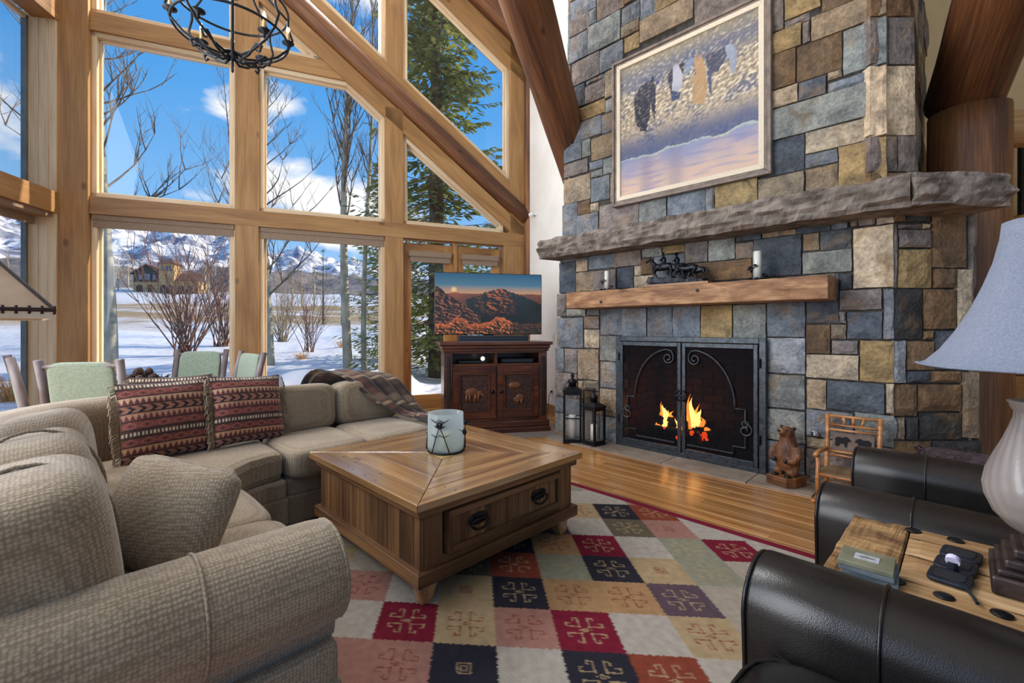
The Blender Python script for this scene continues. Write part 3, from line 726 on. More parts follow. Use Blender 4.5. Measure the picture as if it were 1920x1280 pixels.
for sgn in (-1, 1):
    x0, x1 = (.006, h - .06) if sgn > 0 else (-h + .06, -.006)
    dr = MB().bb(x0, x0+.034, -.045, -.015, .055, SH-.055).bb(x1-.034, x1, -.045, -.015, .055, SH-.055).bb(x0+.034, x1-.034, -.045, -.015, SH-.095, SH-.055).bb(x0+.034, x1-.034, -.045, -.015, .055, .105).build('door_frame', IRONG, fs_, bevel=.003)
    MB().bb(x0+.03, x1-.03, -.028, -.026, .1, SH-.09).build('mesh_panel', SCR, dr)
    f = lambda x: sgn * x                       # x measured from the middle outwards
    Wd = h - .06
    yq = -.052
    def P(x, z): return (f(x), yq, z)
    def spiral(cx, cz, r0, turns, t0, dirn, n=26):
        return [P(cx + (r0*(1-.75*i/n))*math.cos(t0 + dirn*turns*2*math.pi*i/n), cz + (r0*(1-.75*i/n))*math.sin(t0 + dirn*turns*2*math.pi*i/n)) for i in range(n+1)]
    xi = .075
    sp = spiral(xi+.055, SH-.205, .055, 1.35, math.pi, 1)[::-1]
    # quarter arch sweeping outwards and down
    ar = [P(xi + .03 + (Wd-.21-xi)*math.sin(t*math.pi/2), SH-.62 + .50*math.cos(t*math.pi/2)) for t in [i/16 for i in range(0, 17)]]
    MB().tube(sp + [P(xi+.002, SH-.17), P(xi+.02, SH-.135)] + ar[1:], .0085, 8).build('scroll', IRONG, dr, smooth=True)
    xa = xi + .03 + Wd - .21 - xi; xo = Wd - .095
    MB().tube([P(xa, SH-.62), P(xo, SH-.62), P(xo, SH-.74)], .0085, 6).build('scroll', IRONG, dr)
    sp2 = spiral(xo + .0, SH-.80, .06, 1.3, math.pi/2, -1)
    MB().tube(sp2, .0085, 8).build('scroll', IRONG, dr, smooth=True)
    MB().tube([P(xo, SH-.85), P(xo, .215), P(xo-.10, .215), P(xo-.10, .15), P(.06, .15)], .0085, 6).build('scroll', IRONG, dr)
    MB().tube([P(xo + .025*math.cos(t*math.pi/6), .42 + .025*math.sin(t*math.pi/6)) for t in range(12)], .009, 6, closed=True).build('ring', IRONG, dr)
    for z in (.3, .95): MB().lathe([(.011, -.04), (.011, .04)], 8, (f(Wd+.012), -.045, z)).build('hinge', IRON, dr)
    MB().tube([(f(.02), -.05, SH*.52+.05), (f(.055), -.07, SH*.52+.02), (f(.055), -.07, SH*.52-.02), (f(.02), -.05, SH*.52-.05)], .009, 8).build('handle', IRON, dr)
MB().bb(-.06, .06, -.075, -.06, SH*.52-.01, SH*.52+.01).build('latch', IRON, fs_, bevel=.003)
# slate hearth strip
he = tag(thing('hearth', 'flush brown slate hearth strip before the fire screen', 'hearth', AW(0, 0, 0), A45), None, None, None)
he['kind'] = 'structure'; del he['category']
for a0, a1 in ((-3.38, -2.75), (-2.745, -1.98), (-1.975, -1.25), (-1.245, -.80)):
    MB().bb(a0, a1, 3.905 + .02*(a0 > -1.3), WL + .02, -.02, .012).build('slab', SLATE, he, bevel=.004)
# mantel beam
mt = thing('mantel_beam', 'rough sawn reclaimed timber mantel fixed to the stone chimney', 'mantel', AW(-1.91, 4.11, 1.462), A45)
def mnt(u, v): pass
mb = MB(); NX = 60
def prof(x):
    r = lambda s: .006*noise.noise((x*7, s, 2.0)) + .004*noise.noise((x*22, s, 7))
    return [(x, -.15 + r(1), .004+r(2)), (x, -.152 + r(3)*1.5, .09), (x, -.15 + r(4), .178 + r(5)), (x, 0, .181), (x, .15, .18), (x, .15, 0), (x, 0, .0)]
vs = []
for i in range(NX+1): vs += prof(-1.205 + 2.41*i/NX)
n = 7
mb.add(vs, [(i*n+(k+1) % n, i*n+k, (i+1)*n+k, (i+1)*n+(k+1) % n) for i in range(NX) for k in range(n)] + [tuple(range(n)), tuple(NX*n+k for k in range(n-1, -1, -1))])
mb.build('timber', MANTELW, mt, bevel=.006)
for x, z in ((.25, .12), (-.75, .06)): MB().lathe([(.016, 0), (.014, .008), (.004, .010)], 10).xf(Matrix.Translation((x, -.15, z)) @ Matrix.Rotation(math.pi/2, 4, 'X')).build('iron_peg', BRONZE, mt)
# ================================================================== rug
def sm(a, b, f): return tuple(a[i]*(1-f)+b[i]*f for i in range(3)) + (1,)
RP = {k: hx(v) for k, v in dict(R='#7c2034', N='#2f2e38', B='#b59d78', T='#b08a62', O='#a87b6e', C='#b0a494', S='#96947f', U='#8c4634', P='#604e58', L='#6a5f4e', W='#b9b0a4').items()}
KNOWN = {(-1,-1):'Om',(0,-1):'W',(1,-1):'Bs',(2,-1):'Nm',(3,-1):'Tm',(4,-1):'Tm',(5,-1):'Pm',(6,-1):'Cm',(-1,0):'W',(0,0):'Rm',(1,0):'Bm',(2,0):'Om',(3,0):'Rm',(4,0):'Ws',(5,0):'Bm',(6,0):'Cm',
 (-1,1):'O',(0,1):'Om',(1,1):'Ns',(2,1):'Wm',(3,1):'Nm',(4,1):'Um',(1,-2):'Lm',(2,-2):'Um',(3,-2):'Ss',(4,-2):'Nm',(5,-2):'Bs',(6,-2):'Sm',(2,-3):'Nm',(3,-3):'Tm',(4,-3):'Rm',(5,-3):'Wm',(6,-3):'Sm',(7,-3):'Rm',
 (3,-4):'Pm',(4,-4):'Ws',(5,-4):'Lm',(6,-4):'Os',(7,-4):'Wm',(8,-4):'Cm',(3,-5):'Om',(4,-5):'Bm',(5,-5):'Nm',(6,-5):'Um',(7,-5):'Wm',(4,-6):'Ws',(5,-6):'Wm',(6,-6):'Om',(7,-2):'Cm',(8,-3):'Wm'}
rr = random.Random(5)
cellcol = {}
def cell(i, j):
    if (i, j) in KNOWN: return KNOWN[(i, j)]
    if (i, j) not in cellcol: cellcol[(i, j)] = rr.choice('RNBTOCSUPLWBCW') + rr.choice('mmms')
    return cellcol[(i, j)]
def seg(p, q, x0, y0, x1, y1, t): return min(x0, x1)-t < p < max(x0, x1)+t and min(y0, y1)-t < q < max(y0, y1)+t
MOT = []
for sx in (-1, 1):
    for sy in (-1, 1):
        MOT += [(sx*.085, sy*.07, sx*.085, sy*.30), (sx*.085, sy*.30, sx*.17, sy*.30), (sx*.17, sy*.30, sx*.17, sy*.235),
                (sx*.07, sy*.085, sx*.30, sy*.085), (sx*.30, sy*.085, sx*.30, sy*.17), (sx*.30, sy*.17, sx*.235, sy*.17)]
MOT += [(-.03, -.03, .03, -.03), (-.03, .03, .03, .03), (-.03, -.03, -.03, .03), (.03, -.03, .03, .03), (-.085, .0, -.07, 0), (.07, 0, .085, 0)]
SMQ = [(-s, -s, s, -s) for s in (.10, .045)] + [(-s, s, s, s) for s in (.10, .045)] + [(-s, -s, -s, s) for s in (.10, .045)] + [(s, -s, s, s) for s in (.10, .045)]
RA0, RA1, RW0, RW1 = -2.98, .95, .15, 2.92
def rugcol(u, v):
    a = RA0 + (RA1-RA0)*u; b = RW0 + (RW1-RW0)*v
    if min(a-RA0, RA1-a, b-RW0, RW1-b) < .055: return sm(RP['R'], (.1, .01, .03, 1), .2)
    i = (a/.1907 + b/.1617)/2 + 1.659; j = (a/.1907 - b/.1617)/2 + 8.114
    zz = .022
    i2 = i + zz*(abs(((j*9) % 1)-.5)*2-.5); j2 = j + zz*(abs(((i*9) % 1)-.5)*2-.5)
    I, J = math.floor(i2), math.floor(j2); p, q = i - I - .5, j - J - .5
    k = cell(I, J); c = RP[k[0]]
    mcol = RP['B'] if k[0] in 'RNLUPS' else (RP['U'] if k[0] in 'BTO' else RP['C'])
    f = 0
    if len(k) > 1:
        for (x0, y0, x1, y1) in (MOT if k[1] == 'm' else SMQ):
            if seg(p, q, x0, y0, x1, y1, .0125): f = .8 if k[0] != 'W' else .5; break
    st = .5 + .5*math.sin((i - j)*70 + 3*noise.noise((i*3, j*3, 0)))
    n = .80 + .15*noise.noise((i*8, j*8, 1.0)) + .09*st
    c = sm(c, mcol, f)
    return (c[0]*n, c[1]*n, c[2]*n, 1)
RUG = vcol('rug_weave', rough=.95, bump=.5, bscale=260, spec=.1, var=.15)
nu, nv = int((RA1-RA0)/.0066), int((RW1-RW0)/.0066)
mb = MB().grid(nu, nv, lambda u, v: (RA0+(RA1-RA0)*u, RW0+(RW1-RW0)*v, .012), rugcol)
mb.col += [rugcol(0, 0)]*8; mb.bb(RA0, RA1, RW0, RW1, .001, .0105)
rug = mb.build('rug', RUG, None, rot=A45)
tag(rug, 'flat woven rug of coloured diamonds with hooked motifs and maroon border', 'rug')

# ================================================================== sectional sofa
def upholstery():
    m, T = newmat('beige_chenille'); v = coords(T, rand=False)
    vo = T.N('TexVoronoi', i_Scale=105.0, i_Randomness=.35); T.L(v, vo.inputs['Vector'])
    weave = T.math('SUBTRACT', 1.0, vo.outputs['Distance'])
    n = T.N('TexNoise', i_Scale=5.0, i_Detail=4.0); T.L(v, n.inputs['Vector'])
    c = T.ramp(n.outputs[0], [(.3, hx('#97866f')), (.7, hx('#a99982'))])
    c = T.mix(1.0, c, T.ramp(weave, [(.35, (.62, .59, .56, 1)), (.75, (1.04, 1.04, 1.04, 1))]), 'MULTIPLY')
    T.L(c, T.p.inputs['Base Color']); T.p.inputs['Roughness'].default_value = .95; T.p.inputs['Specular IOR Level'].default_value = .1; T.p.inputs['Sheen Weight'].default_value = .25
    setbump(T, weave, .4, .004)
    return m
UPH = upholstery()
sofa = thing('sectional_sofa', 'beige chenille corner sofa with skirted base and rolled arm', 'sofa', (0, 0, 0), A45)
def crease(amp, sd):
    def fn(p, q):
        n = noise.noise((q.x*4+sd, q.y*4, q.z*4))
        return q * (1 + amp*n)
    return fn
def cushion(nm, c, size, e=4.5, n=14, rx=0, rz=0, ry=0, sd=0, amp=.05, par=None, m=None):
    M = Matrix.Rotation(rz, 4, 'Z') @ Matrix.Rotation(ry, 4, 'Y') @ Matrix.Rotation(rx, 4, 'X')
    mb = MB().sq((0, 0, 0), size, e, n, None, crease(amp, sd))
    return mb.build(nm, m or UPH, par or sofa, smooth=True, matrix=Matrix.Translation(c) @ M)
def piping(nm, pts, r, par, m=None, closed=True): return MB().tube(pts, r, 6, closed).build(nm, m or UPH, par, smooth=True)
# left run (faces +w)
def skirted(poly, z0=.02):
    o = MB().prism([(a, b, .19) for a, b in poly], (0, 0, .12)).build('base', UPH, sofa, bevel=.02)
    c = Vector((sum(p[0] for p in poly)/len(poly), sum(p[1] for p in poly)/len(poly)))
    q = [tuple(c + (Vector(p)-c)*1.012) for p in poly]
    s = MB().prism([(a, b, .015) for a, b in q], (0, 0, .185)).build('skirt', UPH, o, bevel=.012)
    return o
skirted([(-2.53, -.32), (-1.33, -.32), (-1.33, .60), (-2.53, .60)])
cushion('seat_cushion', (-1.735, .27, .395), (.56, .74, .20), 7, sd=1, amp=.02); cushion('seat_cushion', (-2.265, .27, .395), (.56, .74, .20), 7, sd=2, amp=.02)
cushion('back_cushion', (-1.70, -.06, .655), (.57, .36, .47), 3.6, 18, rx=.12, sd=3, amp=.06)
cushion('back_cushion', (-2.26, -.06, .655), (.56, .34, .45), 3.6, 18, rx=.12, sd=4, amp=.06)
cushion('back_cushion', (-2.83, -.04, .66), (.56, .32, .44), 3.6, 18, rx=.12, rz=-.12, sd=5, amp=.06)
for a, w_ in ((-1.70, -.06), (-2.26, -.06)):
    piping('welt', [(a + .0*k, w_ + .20*math.sin(t)*.92, .655 + .243*math.cos(t)) for t in [(-.9 + i*.2) for i in range(13)] for k in (1,)], .006, sofa, None, False)
cushion('back_frame', (-1.95, -.27, .42), (1.25, .16, .60), 8, sd=6, amp=.01)
# rolled arm, runs along w
def sweep(nm, path, sec, m, par, smooth=True):
    """sec: list of (n, z); path: list of (x, y) with normals to the left"""
    vs = []; k = len(sec); P = [Vector((p[0], p[1])) for p in path]
    for i, p in enumerate(P):
        d = (P[min(i+1, len(P)-1)] - P[max(i-1, 0)]).normalized(); nr = Vector((-d.y, d.x))
        for s, z in sec: vs.append((p.x + nr.x*s, p.y + nr.y*s, z))
    n = len(P)
    fs = [(i*k+(j+1) % k, i*k+j, (i+1)*k+j, (i+1)*k+(j+1) % k) for i in range(n-1) for j in range(k)] + [tuple(range(k)), tuple((n-1)*k+j for j in range(k-1, -1, -1))]
    mb = MB(); mb.add(vs, fs); return mb.build(nm, m, par, smooth=smooth)
asec = [(-.10, .30)] + [(.02 + .155*math.cos(t), .505 + .15*math.sin(t)) for t in [math.radians(d) for d in range(205, -65, -15)]] + [(.06, .36), (.055, .30)]
arm_path = [(-1.37, .62 - .02*0), (-1.37, .60), (-1.37, .3), (-1.375, 0), (-1.38, -.2), (-1.38, -.34)]
def armsec(sc): return [(.02 + (s-.02)*sc, .49 + (z-.49)*sc) for s, z in asec]
vs = []; kk = len(asec)
stations = [(.655, .86), (.65, .93), (.635, .98), (.60, 1), (.4, 1.0), (.2, .99), (0, .98), (-.2, .98), (-.34, .96)]
for w_, sc in stations:
    for s, z in armsec(sc): vs.append((-1.43 + s, w_ - .05, max(z, .30)))
mb = MB(); mb.add(vs, [(i*kk+(j+1) % kk, i*kk+j, (i+1)*kk+j, (i+1)*kk+(j+1) % kk) for i in range(len(stations)-1) for j in range(kk)] + [tuple(range(kk)), tuple((len(stations)-1)*kk+j for j in range(kk-1, -1, -1))])
arm = mb.build('arm', UPH, sofa, smooth=True)
MB().bb(-1.54, -1.375, -.33, .58, .03, .42).build('arm_panel', UPH, sofa, bevel=.02)
piping('arm_welt', [(-1.43 + s*1.005, .25, z+.002) for s, z in asec[1:-2]], .004, sofa, None, False)
piping('arm_welt', [(-1.43 + .02 + (s-.02)*.95, .595, .49 + (z-.49)*.95) for s, z in asec[1:-2]], .006, sofa, None, False)
# corner wedge
front = [(-2.53, .60), (-2.70, .615), (-2.83, .67), (-2.92, .77), (-2.955, .88), (-2.96, 1.0)]
rear = [(-3.62, 1.0), (-3.66, .5), (-3.52, .12), (-3.2, -.05), (-2.53, -.05)]
skirted(front + rear)
ws = [(a, b, .30) for a, b in [(-2.545, .625), (-2.70, .645), (-2.85, .70), (-2.935, .79), (-2.975, .90), (-2.985, .99)] + rear]
MB().prism(ws, (0, 0, .185)).build('seat_cushion', UPH, sofa, bevel=.05)
bsec = [(.15*math.copysign(abs(math.cos(t))**.55, math.cos(t)), .55 + .27*math.copysign(abs(math.sin(t))**.5, math.sin(t))) for t in [2*math.pi*i/20 for i in range(20)]]
bp = []
ctl = [(-2.5, -.26), (-2.95, -.27), (-3.42, -.2), (-3.76, .06), (-3.86, .5), (-3.80, 1.03)]
for i in range(len(ctl)-1):
    for k in range(4):
        f = k/4; p0, p1, p2, p3 = (Vector(ctl[max(0, min(len(ctl)-1, i+o))]) for o in (-1, 0, 1, 2))
        bp.append(.5*((2*p1) + (p2-p0)*f + (2*p0-5*p1+4*p2-p3)*f*f + (3*p1-p0-3*p2+p3)*f**3))
bp.append(Vector(ctl[-1]))
sweep('corner_back', bp, bsec, UPH, sofa)
# run under the windows (faces +a)
skirted([(-3.80, 1.01), (-2.99, 1.01), (-2.99, 2.06), (-3.80, 2.06)])
skirted([(-3.72, 2.07), (-3.0, 2.07), (-3.02, 2.32), (-3.15, 2.47), (-3.55, 2.49), (-3.72, 2.38)])
for b0, b1, sd in ((1.01, 1.52, 7), (1.525, 2.06, 8)):
    cushion('seat_cushion', (-3.24, (b0+b1)/2, .395), (.66, b1-b0+.02, .20), 6, sd=sd, amp=.03)
cushion('seat_cushion', (-3.33, 2.27, .395), (.72, .44, .19), 4, sd=12, amp=.02)
for b0, b1, sd in ((1.02, 1.56, 9), (1.56, 2.10, 10)):
    cushion('back_cushion', (-3.62, (b0+b1)/2, .635), (.27, b1-b0, .36), 5, 16, ry=-.13, sd=sd, amp=.03)
cushion('back_frame', (-3.79, 1.56, .44), (.16, 1.12, .58), 8, sd=11, amp=.01)

# loose pillows --------------------------------------------------
def kcol(u, v):
    """kilim stripes, v up the pillow"""
    bands = [('arrow', '#8c6a5c'), ('zig', '#b98f6d'), ('dia', '#74453e'), ('dots', '#4c3833'), ('dia', '#7c4b43'), ('zig', '#b0846a'), ('arrow', '#966a58'), ('zig', '#c09a7c'), ('dia', '#74453e'), ('dots', '#4c3833')]
    t = v * len(bands); k, base = bands[min(len(bands)-1, int(t))]; f = t % 1
    red, dark, cream, rust = hx('#673a3a'), hx('#2a2930'), hx('#c9b9a2'), hx('#8b5648')
    c = hx(base)
    if f < .10 or f > .92: return hx('#3a2f30')
    if k == 'zig':
        zz = abs((u*17) % 1 - .5)*2
        c = red if f < .15 + .75*zz else hx(base)
    elif k == 'arrow':
        s = abs(f - .5)*2
        if ((u*9 + s*.6) % 1) < .38 and s < .75: c = dark
        elif ((u*9 + s*.6) % 1) < .5: c = rust
    elif k == 'dia':
        d = abs((u*6) % 1 - .5)*2 + abs(f-.5)*2
        c = hx('#a9625a') if .75 < d < .95 else (dark if d < .18 else hx(base))
    elif k == 'dots':
        c = cream if (.3 < f < .7 and (u*26) % 1 < .5) else hx(base)
    return c
KILIM = vcol('kilim', rough=.95, bump=.5, bscale=150, spec=.1, sheen=.2)
FRINGE = mat('fringe', '#7c6a57', '#a8957c', scale=20, rough=.95)
def pillow(name, label, loc, rz, tilt, s=.47, th=.16, roll=0, group=None):
    t = thing(name, label, 'pillow', loc, 0, group)
    M = Matrix.Rotation(rz, 4, 'Z') @ Matrix.Rotation(tilt, 4, 'X') @ Matrix.Rotation(roll, 4, 'Y')
    h = s/2; n = 120
    def shp(sgn):
        def fn(u, v):
            x, z = 2*u-1, 2*v-1
            bul = (max(0, 1-abs(x)**2.6)**.6) * (max(0, 1-abs(z)**2.6)**.6)
            pin = 1 - .06*(1-abs(x)**2)*(abs(z)**4) ; pin2 = 1 - .06*(1-abs(z)**2)*(abs(x)**4)
            return M @ Vector((x*h*pin2, -sgn*(th/2*bul*(1+.12*noise.noise((x*2+rz, z*2, sgn)))), h + z*h*pin))
        return fn
    mb = MB(); mb.grid(n, n, shp(1), lambda u, v: kcol(u, v)); mb.grid(n, n, lambda u, v: shp(-1)(1-u, v), lambda u, v: kcol(1-u, v))
    mb.build('cover', KILIM, t, smooth=True)
    f = MB()
    for sx in (-1, 1):
        for i in range(46):
            v = (i+.5)/46*2-1; p = M @ Vector((sx*h*.985, 0, h + v*h*.98)); q = M @ Vector((sx*(h + random.uniform(.02, .04)), random.uniform(-.015, .015), h + v*h*.98 - random.uniform(.03, .06)))
            m_ = (p+q)/2 + M.to_3x3() @ Vector((sx*.012, 0, .008)); f.tube([p, m_, q], [.003, .003, .002], 4)
    fo_ = f.build('fringe', FRINGE, t); fo_['kind'] = 'stuff'
    return t
pillow('kilim_pillow', 'red kilim pillow with its whole striped front showing', (-2.03, 2.70, .478), R(54), -.28, .47)
pillow('kilim_pillow', 'red kilim pillow propped against its neighbour beside the plaid throw seat', (-1.73, 3.02, .488), R(57), -.30, .46, .15, roll=.06)
pillow('kilim_pillow', 'red kilim pillow tucked behind the two others with only its top showing', (-2.20, 2.92, .505), R(30), -.16, .44, .12)
bp_ = thing('beige_pillow', 'square beige pillow matching the sofa, leaning by the rolled arm', 'pillow', (-1.175, 1.435, .476), 0)
Mb = Matrix.Rotation(R(-10), 4, 'Z') @ Matrix.Rotation(-.42, 4, 'X') @ Matrix.Rotation(.13, 4, 'Y')
def bshape(p, q):
    x, z = q.x/.215, q.z/.17
    k = (max(.0, 1-abs(min(1, abs(x)))**3)**.5) * (max(.0, 1-min(1, abs(z))**3)**.5)
    return Vector((q.x, q.y*(.28 + .72*k), q.z))
MB().sq((0, 0, .17), (.44, .15, .34), 7, 20, None, bshape).xf(Mb).build('cover', UPH, bp_, smooth=True)
loop = []
for i in range(40):
    t = 2*math.pi*i/40; ct, st = math.cos(t), math.sin(t); L = (abs(ct)**7+abs(st)**7)**(1/7)
    loop.append(Mb @ Vector((.218*ct/L, 0, .17 + .17*st/L)))
MB().tube(loop, .006, 6, True).build('welt', UPH, bp_, smooth=True)

# plaid throw ------------------------------------------------------
def plaid(u, v):
    base = hx('#4a3c35'); x, y = (u*2.2) % 1, (v*5) % 1
    c = base
    if x < .22: c = sm(c, hx('#2b2524'), .7)
    if .45 < x < .62: c = sm(c, hx('#6d3f3a'), .5)
    if y < .16: c = sm(c, hx('#7d6a58'), .6)
    if .5 < y < .75: c = sm(c, hx('#2a2628'), .6)
    if abs(x-.32) < .02 or abs(y-.30) < .03: c = sm(c, hx('#a89072'), .8)
    return c
PLAID = vcol('plaid_wool', rough=.95, bump=.4, bscale=200, spec=.1, sheen=.3)
th_ = [((-3.93, 1.66, .56), .30), ((-3.915, 1.70, .74), .32), ((-3.82, 1.74, .842), .33), ((-3.69, 1.80, .868), .33), ((-3.555, 1.87, .835), .31), ((-3.46, 1.95, .73), .28), ((-3.37, 2.04, .605), .23), ((-3.26, 2.12, .527), .17), ((-3.12, 2.16, .512), .13), ((-2.96, 2.17, .505), .115)]
def catm(arr, f):
    n = len(arr)-1; i = min(n-1, int(f*n)); t = f*n-i
    g = lambda k: arr[max(0, min(n, k))]
    p0, p1, p2, p3 = g(i-1), g(i), g(i+1), g(i+2)
    return .5*((2*p1) + (p2-p0)*t + (2*p0-5*p1+4*p2-p3)*t*t + (3*p1-p0-3*p2+p3)*t**3)
def throw(u, v):
    p = catm([Vector(q[0]) for q in th_], v); wd = 1.2*catm([q[1] for q in th_], v); q2 = catm([Vector(q[0]) for q in th_], min(1, v+.02)); 
    side = Vector((.25 + .35*v, 1, -.10)).normalized()
    fold = .016*math.sin(u*21 + v*2)*(.35+v) + .01*noise.noise((u*5, v*6, 0))
    lift = Vector((.45, 0, .9)) * fold
    s_ = (u-.5)*2*wd*.62
    drop = -.05*max(0, abs(u-.5)*2-.6)*(1 if v > .3 else .3)
    return p + side*s_ + lift + V(.025*min(1, v*3), -.03, drop + .012)
tb = MB().grid(36, 70, throw, plaid).build('throw_blanket', PLAID, None, smooth=True, rot=A45, solid=.008)
tag(tb, 'brown and grey plaid wool throw draped over the sofa back', 'blanket')

# ================================================================== coffee table
ct = thing('coffee_table', 'large square reclaimed pine coffee table with drawer and tapered feet', 'table', (-.40, 2.742, .013), A45)
H = .585; TZ = .487
rings = [0.585, .45, .33, .21, .09]
for k in range(4):
    Rk = Matrix.Rotation(k*math.pi/2, 4, 'Z')
    for i in range(4):
        o, n_ = rings[i], rings[i+1]; g = .0015
        # local X along the board
        mb = MB().prism([(-o+g, -o+g*0, TZ-.035), (o-g, -o, TZ-.035), (n_-g, -n_-g, TZ-.035), (-n_+g, -n_-g, TZ-.035)], (0, 0, .035))
        mb.build('top_board', TABLETOP, ct, bevel=.003, matrix=Rk)
MB().bb(-.088, .088, -.088, .088, TZ-.035, TZ+.0).build('top_inlay', wood('pale_inlay', '#b98f55', '#d0a968', '#dcbb80', rough=.3, knots=False), ct, bevel=.002)
for k in range(4):
    Rk = Matrix.Rotation(k*math.pi/2, 4, 'Z')
    MB().prism([(-.56, -.56, TZ-.075), (.56, -.56, TZ-.075), (.535, -.535, TZ-.075), (-.535, -.535, TZ-.075)], (0, 0, .04)).build('cornice', TABLEW, ct, bevel=.004, matrix=Rk)
    MB().prism([(-.565, -.565, .108), (.565, -.565, .108), (.52, -.52, .108), (-.52, -.52, .108)], (0, 0, .062)).build('plinth', TABLEW, ct, bevel=.006, matrix=Rk)
MB().bb(-.52, .52, -.52, .52, .12, TZ-.04).build('carcass', TABLEW, ct)
x = -.53
while x < .52:
    wd = random.uniform(.07, .14); x1 = min(.53, x+wd)
    if .53-x1 < .04: x1 = .53
    for sgn in (-1, 1):
        mb = MB().bb(0, TZ-.04-.165, -(x1-x)/2+.0015, (x1-x)/2-.0015, -.009, .009)
        Mx = Matrix.Translation(((x+x1)/2, -.527*1, .165)) @ Matrix(((0, 1, 0, 0), (0, 0, 1, 0), (1, 0, 0, 0), (0, 0, 0, 1)))
        mb.build('side_board', TABLEW, ct, bevel=.003, matrix=(Mx if sgn < 0 else Matrix.Rotation(math.pi, 4, 'Z') @ Mx))
    x = x1
# drawer face (+x side)
fx = .52
for y0, y1, z0, z1 in ((-.53, -.42, .165, .447), (.42, .53, .165, .447)): beam('stile', (fx+.006, (y0+y1)/2, z0), (fx+.006, (y0+y1)/2, z1), y1-y0, .03, TABLEW, ct, up=(1, 0, 0))
beam('face_rail', (fx+.006, -.42, .425), (fx+.006, .42, .425), .03, .045, TABLEW, ct); beam('face_rail', (fx+.006, -.42, .185), (fx+.006, .42, .185), .03, .04, TABLEW, ct)
dw = MB().bb(fx+.0, fx+.022, -.405, .405, .21, .40).build('drawer', TABLEW, ct, bevel=.003)
y = -.37
while y < .36:
    y1 = min(.37, y + random.uniform(.06, .11))
    if .37-y1 < .03: y1 = .37
    beam('drawer_board', (fx+.026, (y+y1)/2, .235), (fx+.026, (y+y1)/2, .375), y1-y-.002, .012, TABLEW, dw, up=(1, 0, 0), bevel=.002); y = y1
for p0, p1 in (((fx+.032, -.40, .388), (fx+.032, .40, .388)), ((fx+.032, -.40, .222), (fx+.032, .40, .222))): beam('drawer_moulding', p0, p1, .03, .03, TABLEW, dw)
for yy in (-.388, .388): beam('drawer_moulding', (fx+.032, yy, .21), (fx+.032, yy, .40), .03, .03, TABLEW, dw, up=(1, 0, 0))
for yy in (-.22, .22):
    hd = MB().sq((fx+.036, yy, .32), (.012, .12, .055), 3, 8).build('handle_plate', BRONZE, dw, smooth=True)
    MB().tube([(fx+.045, yy + .05*math.cos(t), .315 + (-.045)*abs(math.sin(t))**.7 ) if False else (fx+.05 + .008*math.sin(-t), yy + .055*math.cos(t), .31 + .034*math.sin(t)) for t in [math.pi + math.pi*i/12 for i in range(13)]] , .0065, 8).build('pull', BRONZE, hd, smooth=True)
    MB().tube([(fx+.045, yy-.055, .31), (fx+.05, yy-.02, .322), (fx+.05, yy+.02, .322), (fx+.045, yy+.055, .31)], .005, 6).build('pull_bar', BRONZE, hd, smooth=True)
for sx in (-1, 1):
    for sy in (-1, 1):
        c = Vector((sx*.475, sy*.475)); 
        def sqr(z, s, off): return [(c.x + off*sx + q*s, c.y + off*sy + r_*s, z) for q, r_ in ((-1, -1), (1, -1), (1, 1), (-1, 1))]
        mb = MB(); mb.add(sqr(0, .026, .012) + sqr(.11, .05, 0), [(3, 2, 1, 0), (4, 5, 6, 7), (0, 1, 5, 4), (1, 2, 6, 5), (2, 3, 7, 6), (3, 0, 4, 7)])
        mb.build('foot', TABLETOP, ct, bevel=.004)
for i in range(26):
    k = random.randrange(4); u = random.uniform(-.5, .5); q = Matrix.Rotation(k*math.pi/2, 3, 'Z') @ Vector((u, -random.choice((.55, .48)), TZ + .0004))
    MB().lathe([(.004, -.001), (.004, .0006)], 8, q).build('nail', IRON, ct)

# pine-twig candle holder on the coffee table
vt = thing('candle_holder', 'frosted crackle glass candle holder wrapped in iron pine twigs', 'candle holder', (-.405, 2.775, .50))
MB().lathe([(.085, .004), (.105, .012), (.110, .04), (.108, .235), (.104, .236), (.105, .04), (.09, .014), (.02, .012)], 32).build('glass', SEEDED, vt, smooth=True)
MB().lathe([(.035, .014), (.035, .11), (.030, .115), (.003, .112)], 20).build('candle', mat('yellow_wax', '#d8b457', '#e5c873', scale=6, rough=.5), vt, smooth=True)
MB().lathe([(.10, 0), (.112, .002), (.112, .008), (.10, .010)], 28).build('base_ring', BRONZE, vt, smooth=True)
rt = random.Random(3)
for i in range(7):
    th0 = i*.95 + .3; z0 = .01; path = []
    dth = rt.choice((-1, 1))*rt.uniform(.5, .9); zt = rt.uniform(.11, .2)
    for k in range(9): f = k/8; path.append((.118*math.cos(th0+dth*f), .118*math.sin(th0+dth*f), z0 + zt*math.sin(f*1.45)))
    b = MB().tube(path, [.004-.0002*k for k in range(9)], 6).build('twig', BRONZE, vt, smooth=True)
    for k in (3, 5, 7, 8):
        p = Vector(path[k]); 
        for s in (-.28, .28): a = math.atan2(p.y, p.x) + s; MB().tube([p, (.120*math.cos(a), .120*math.sin(a), p.z + .03*abs(s)*2)], [.0028, .0014], 5).build('needle', BRONZE, b)
    MB().ball(Vector(path[6])*1.03, (.014, .014, .017), 8, 6).build('pine_cone', BRONZE, b, smooth=True)
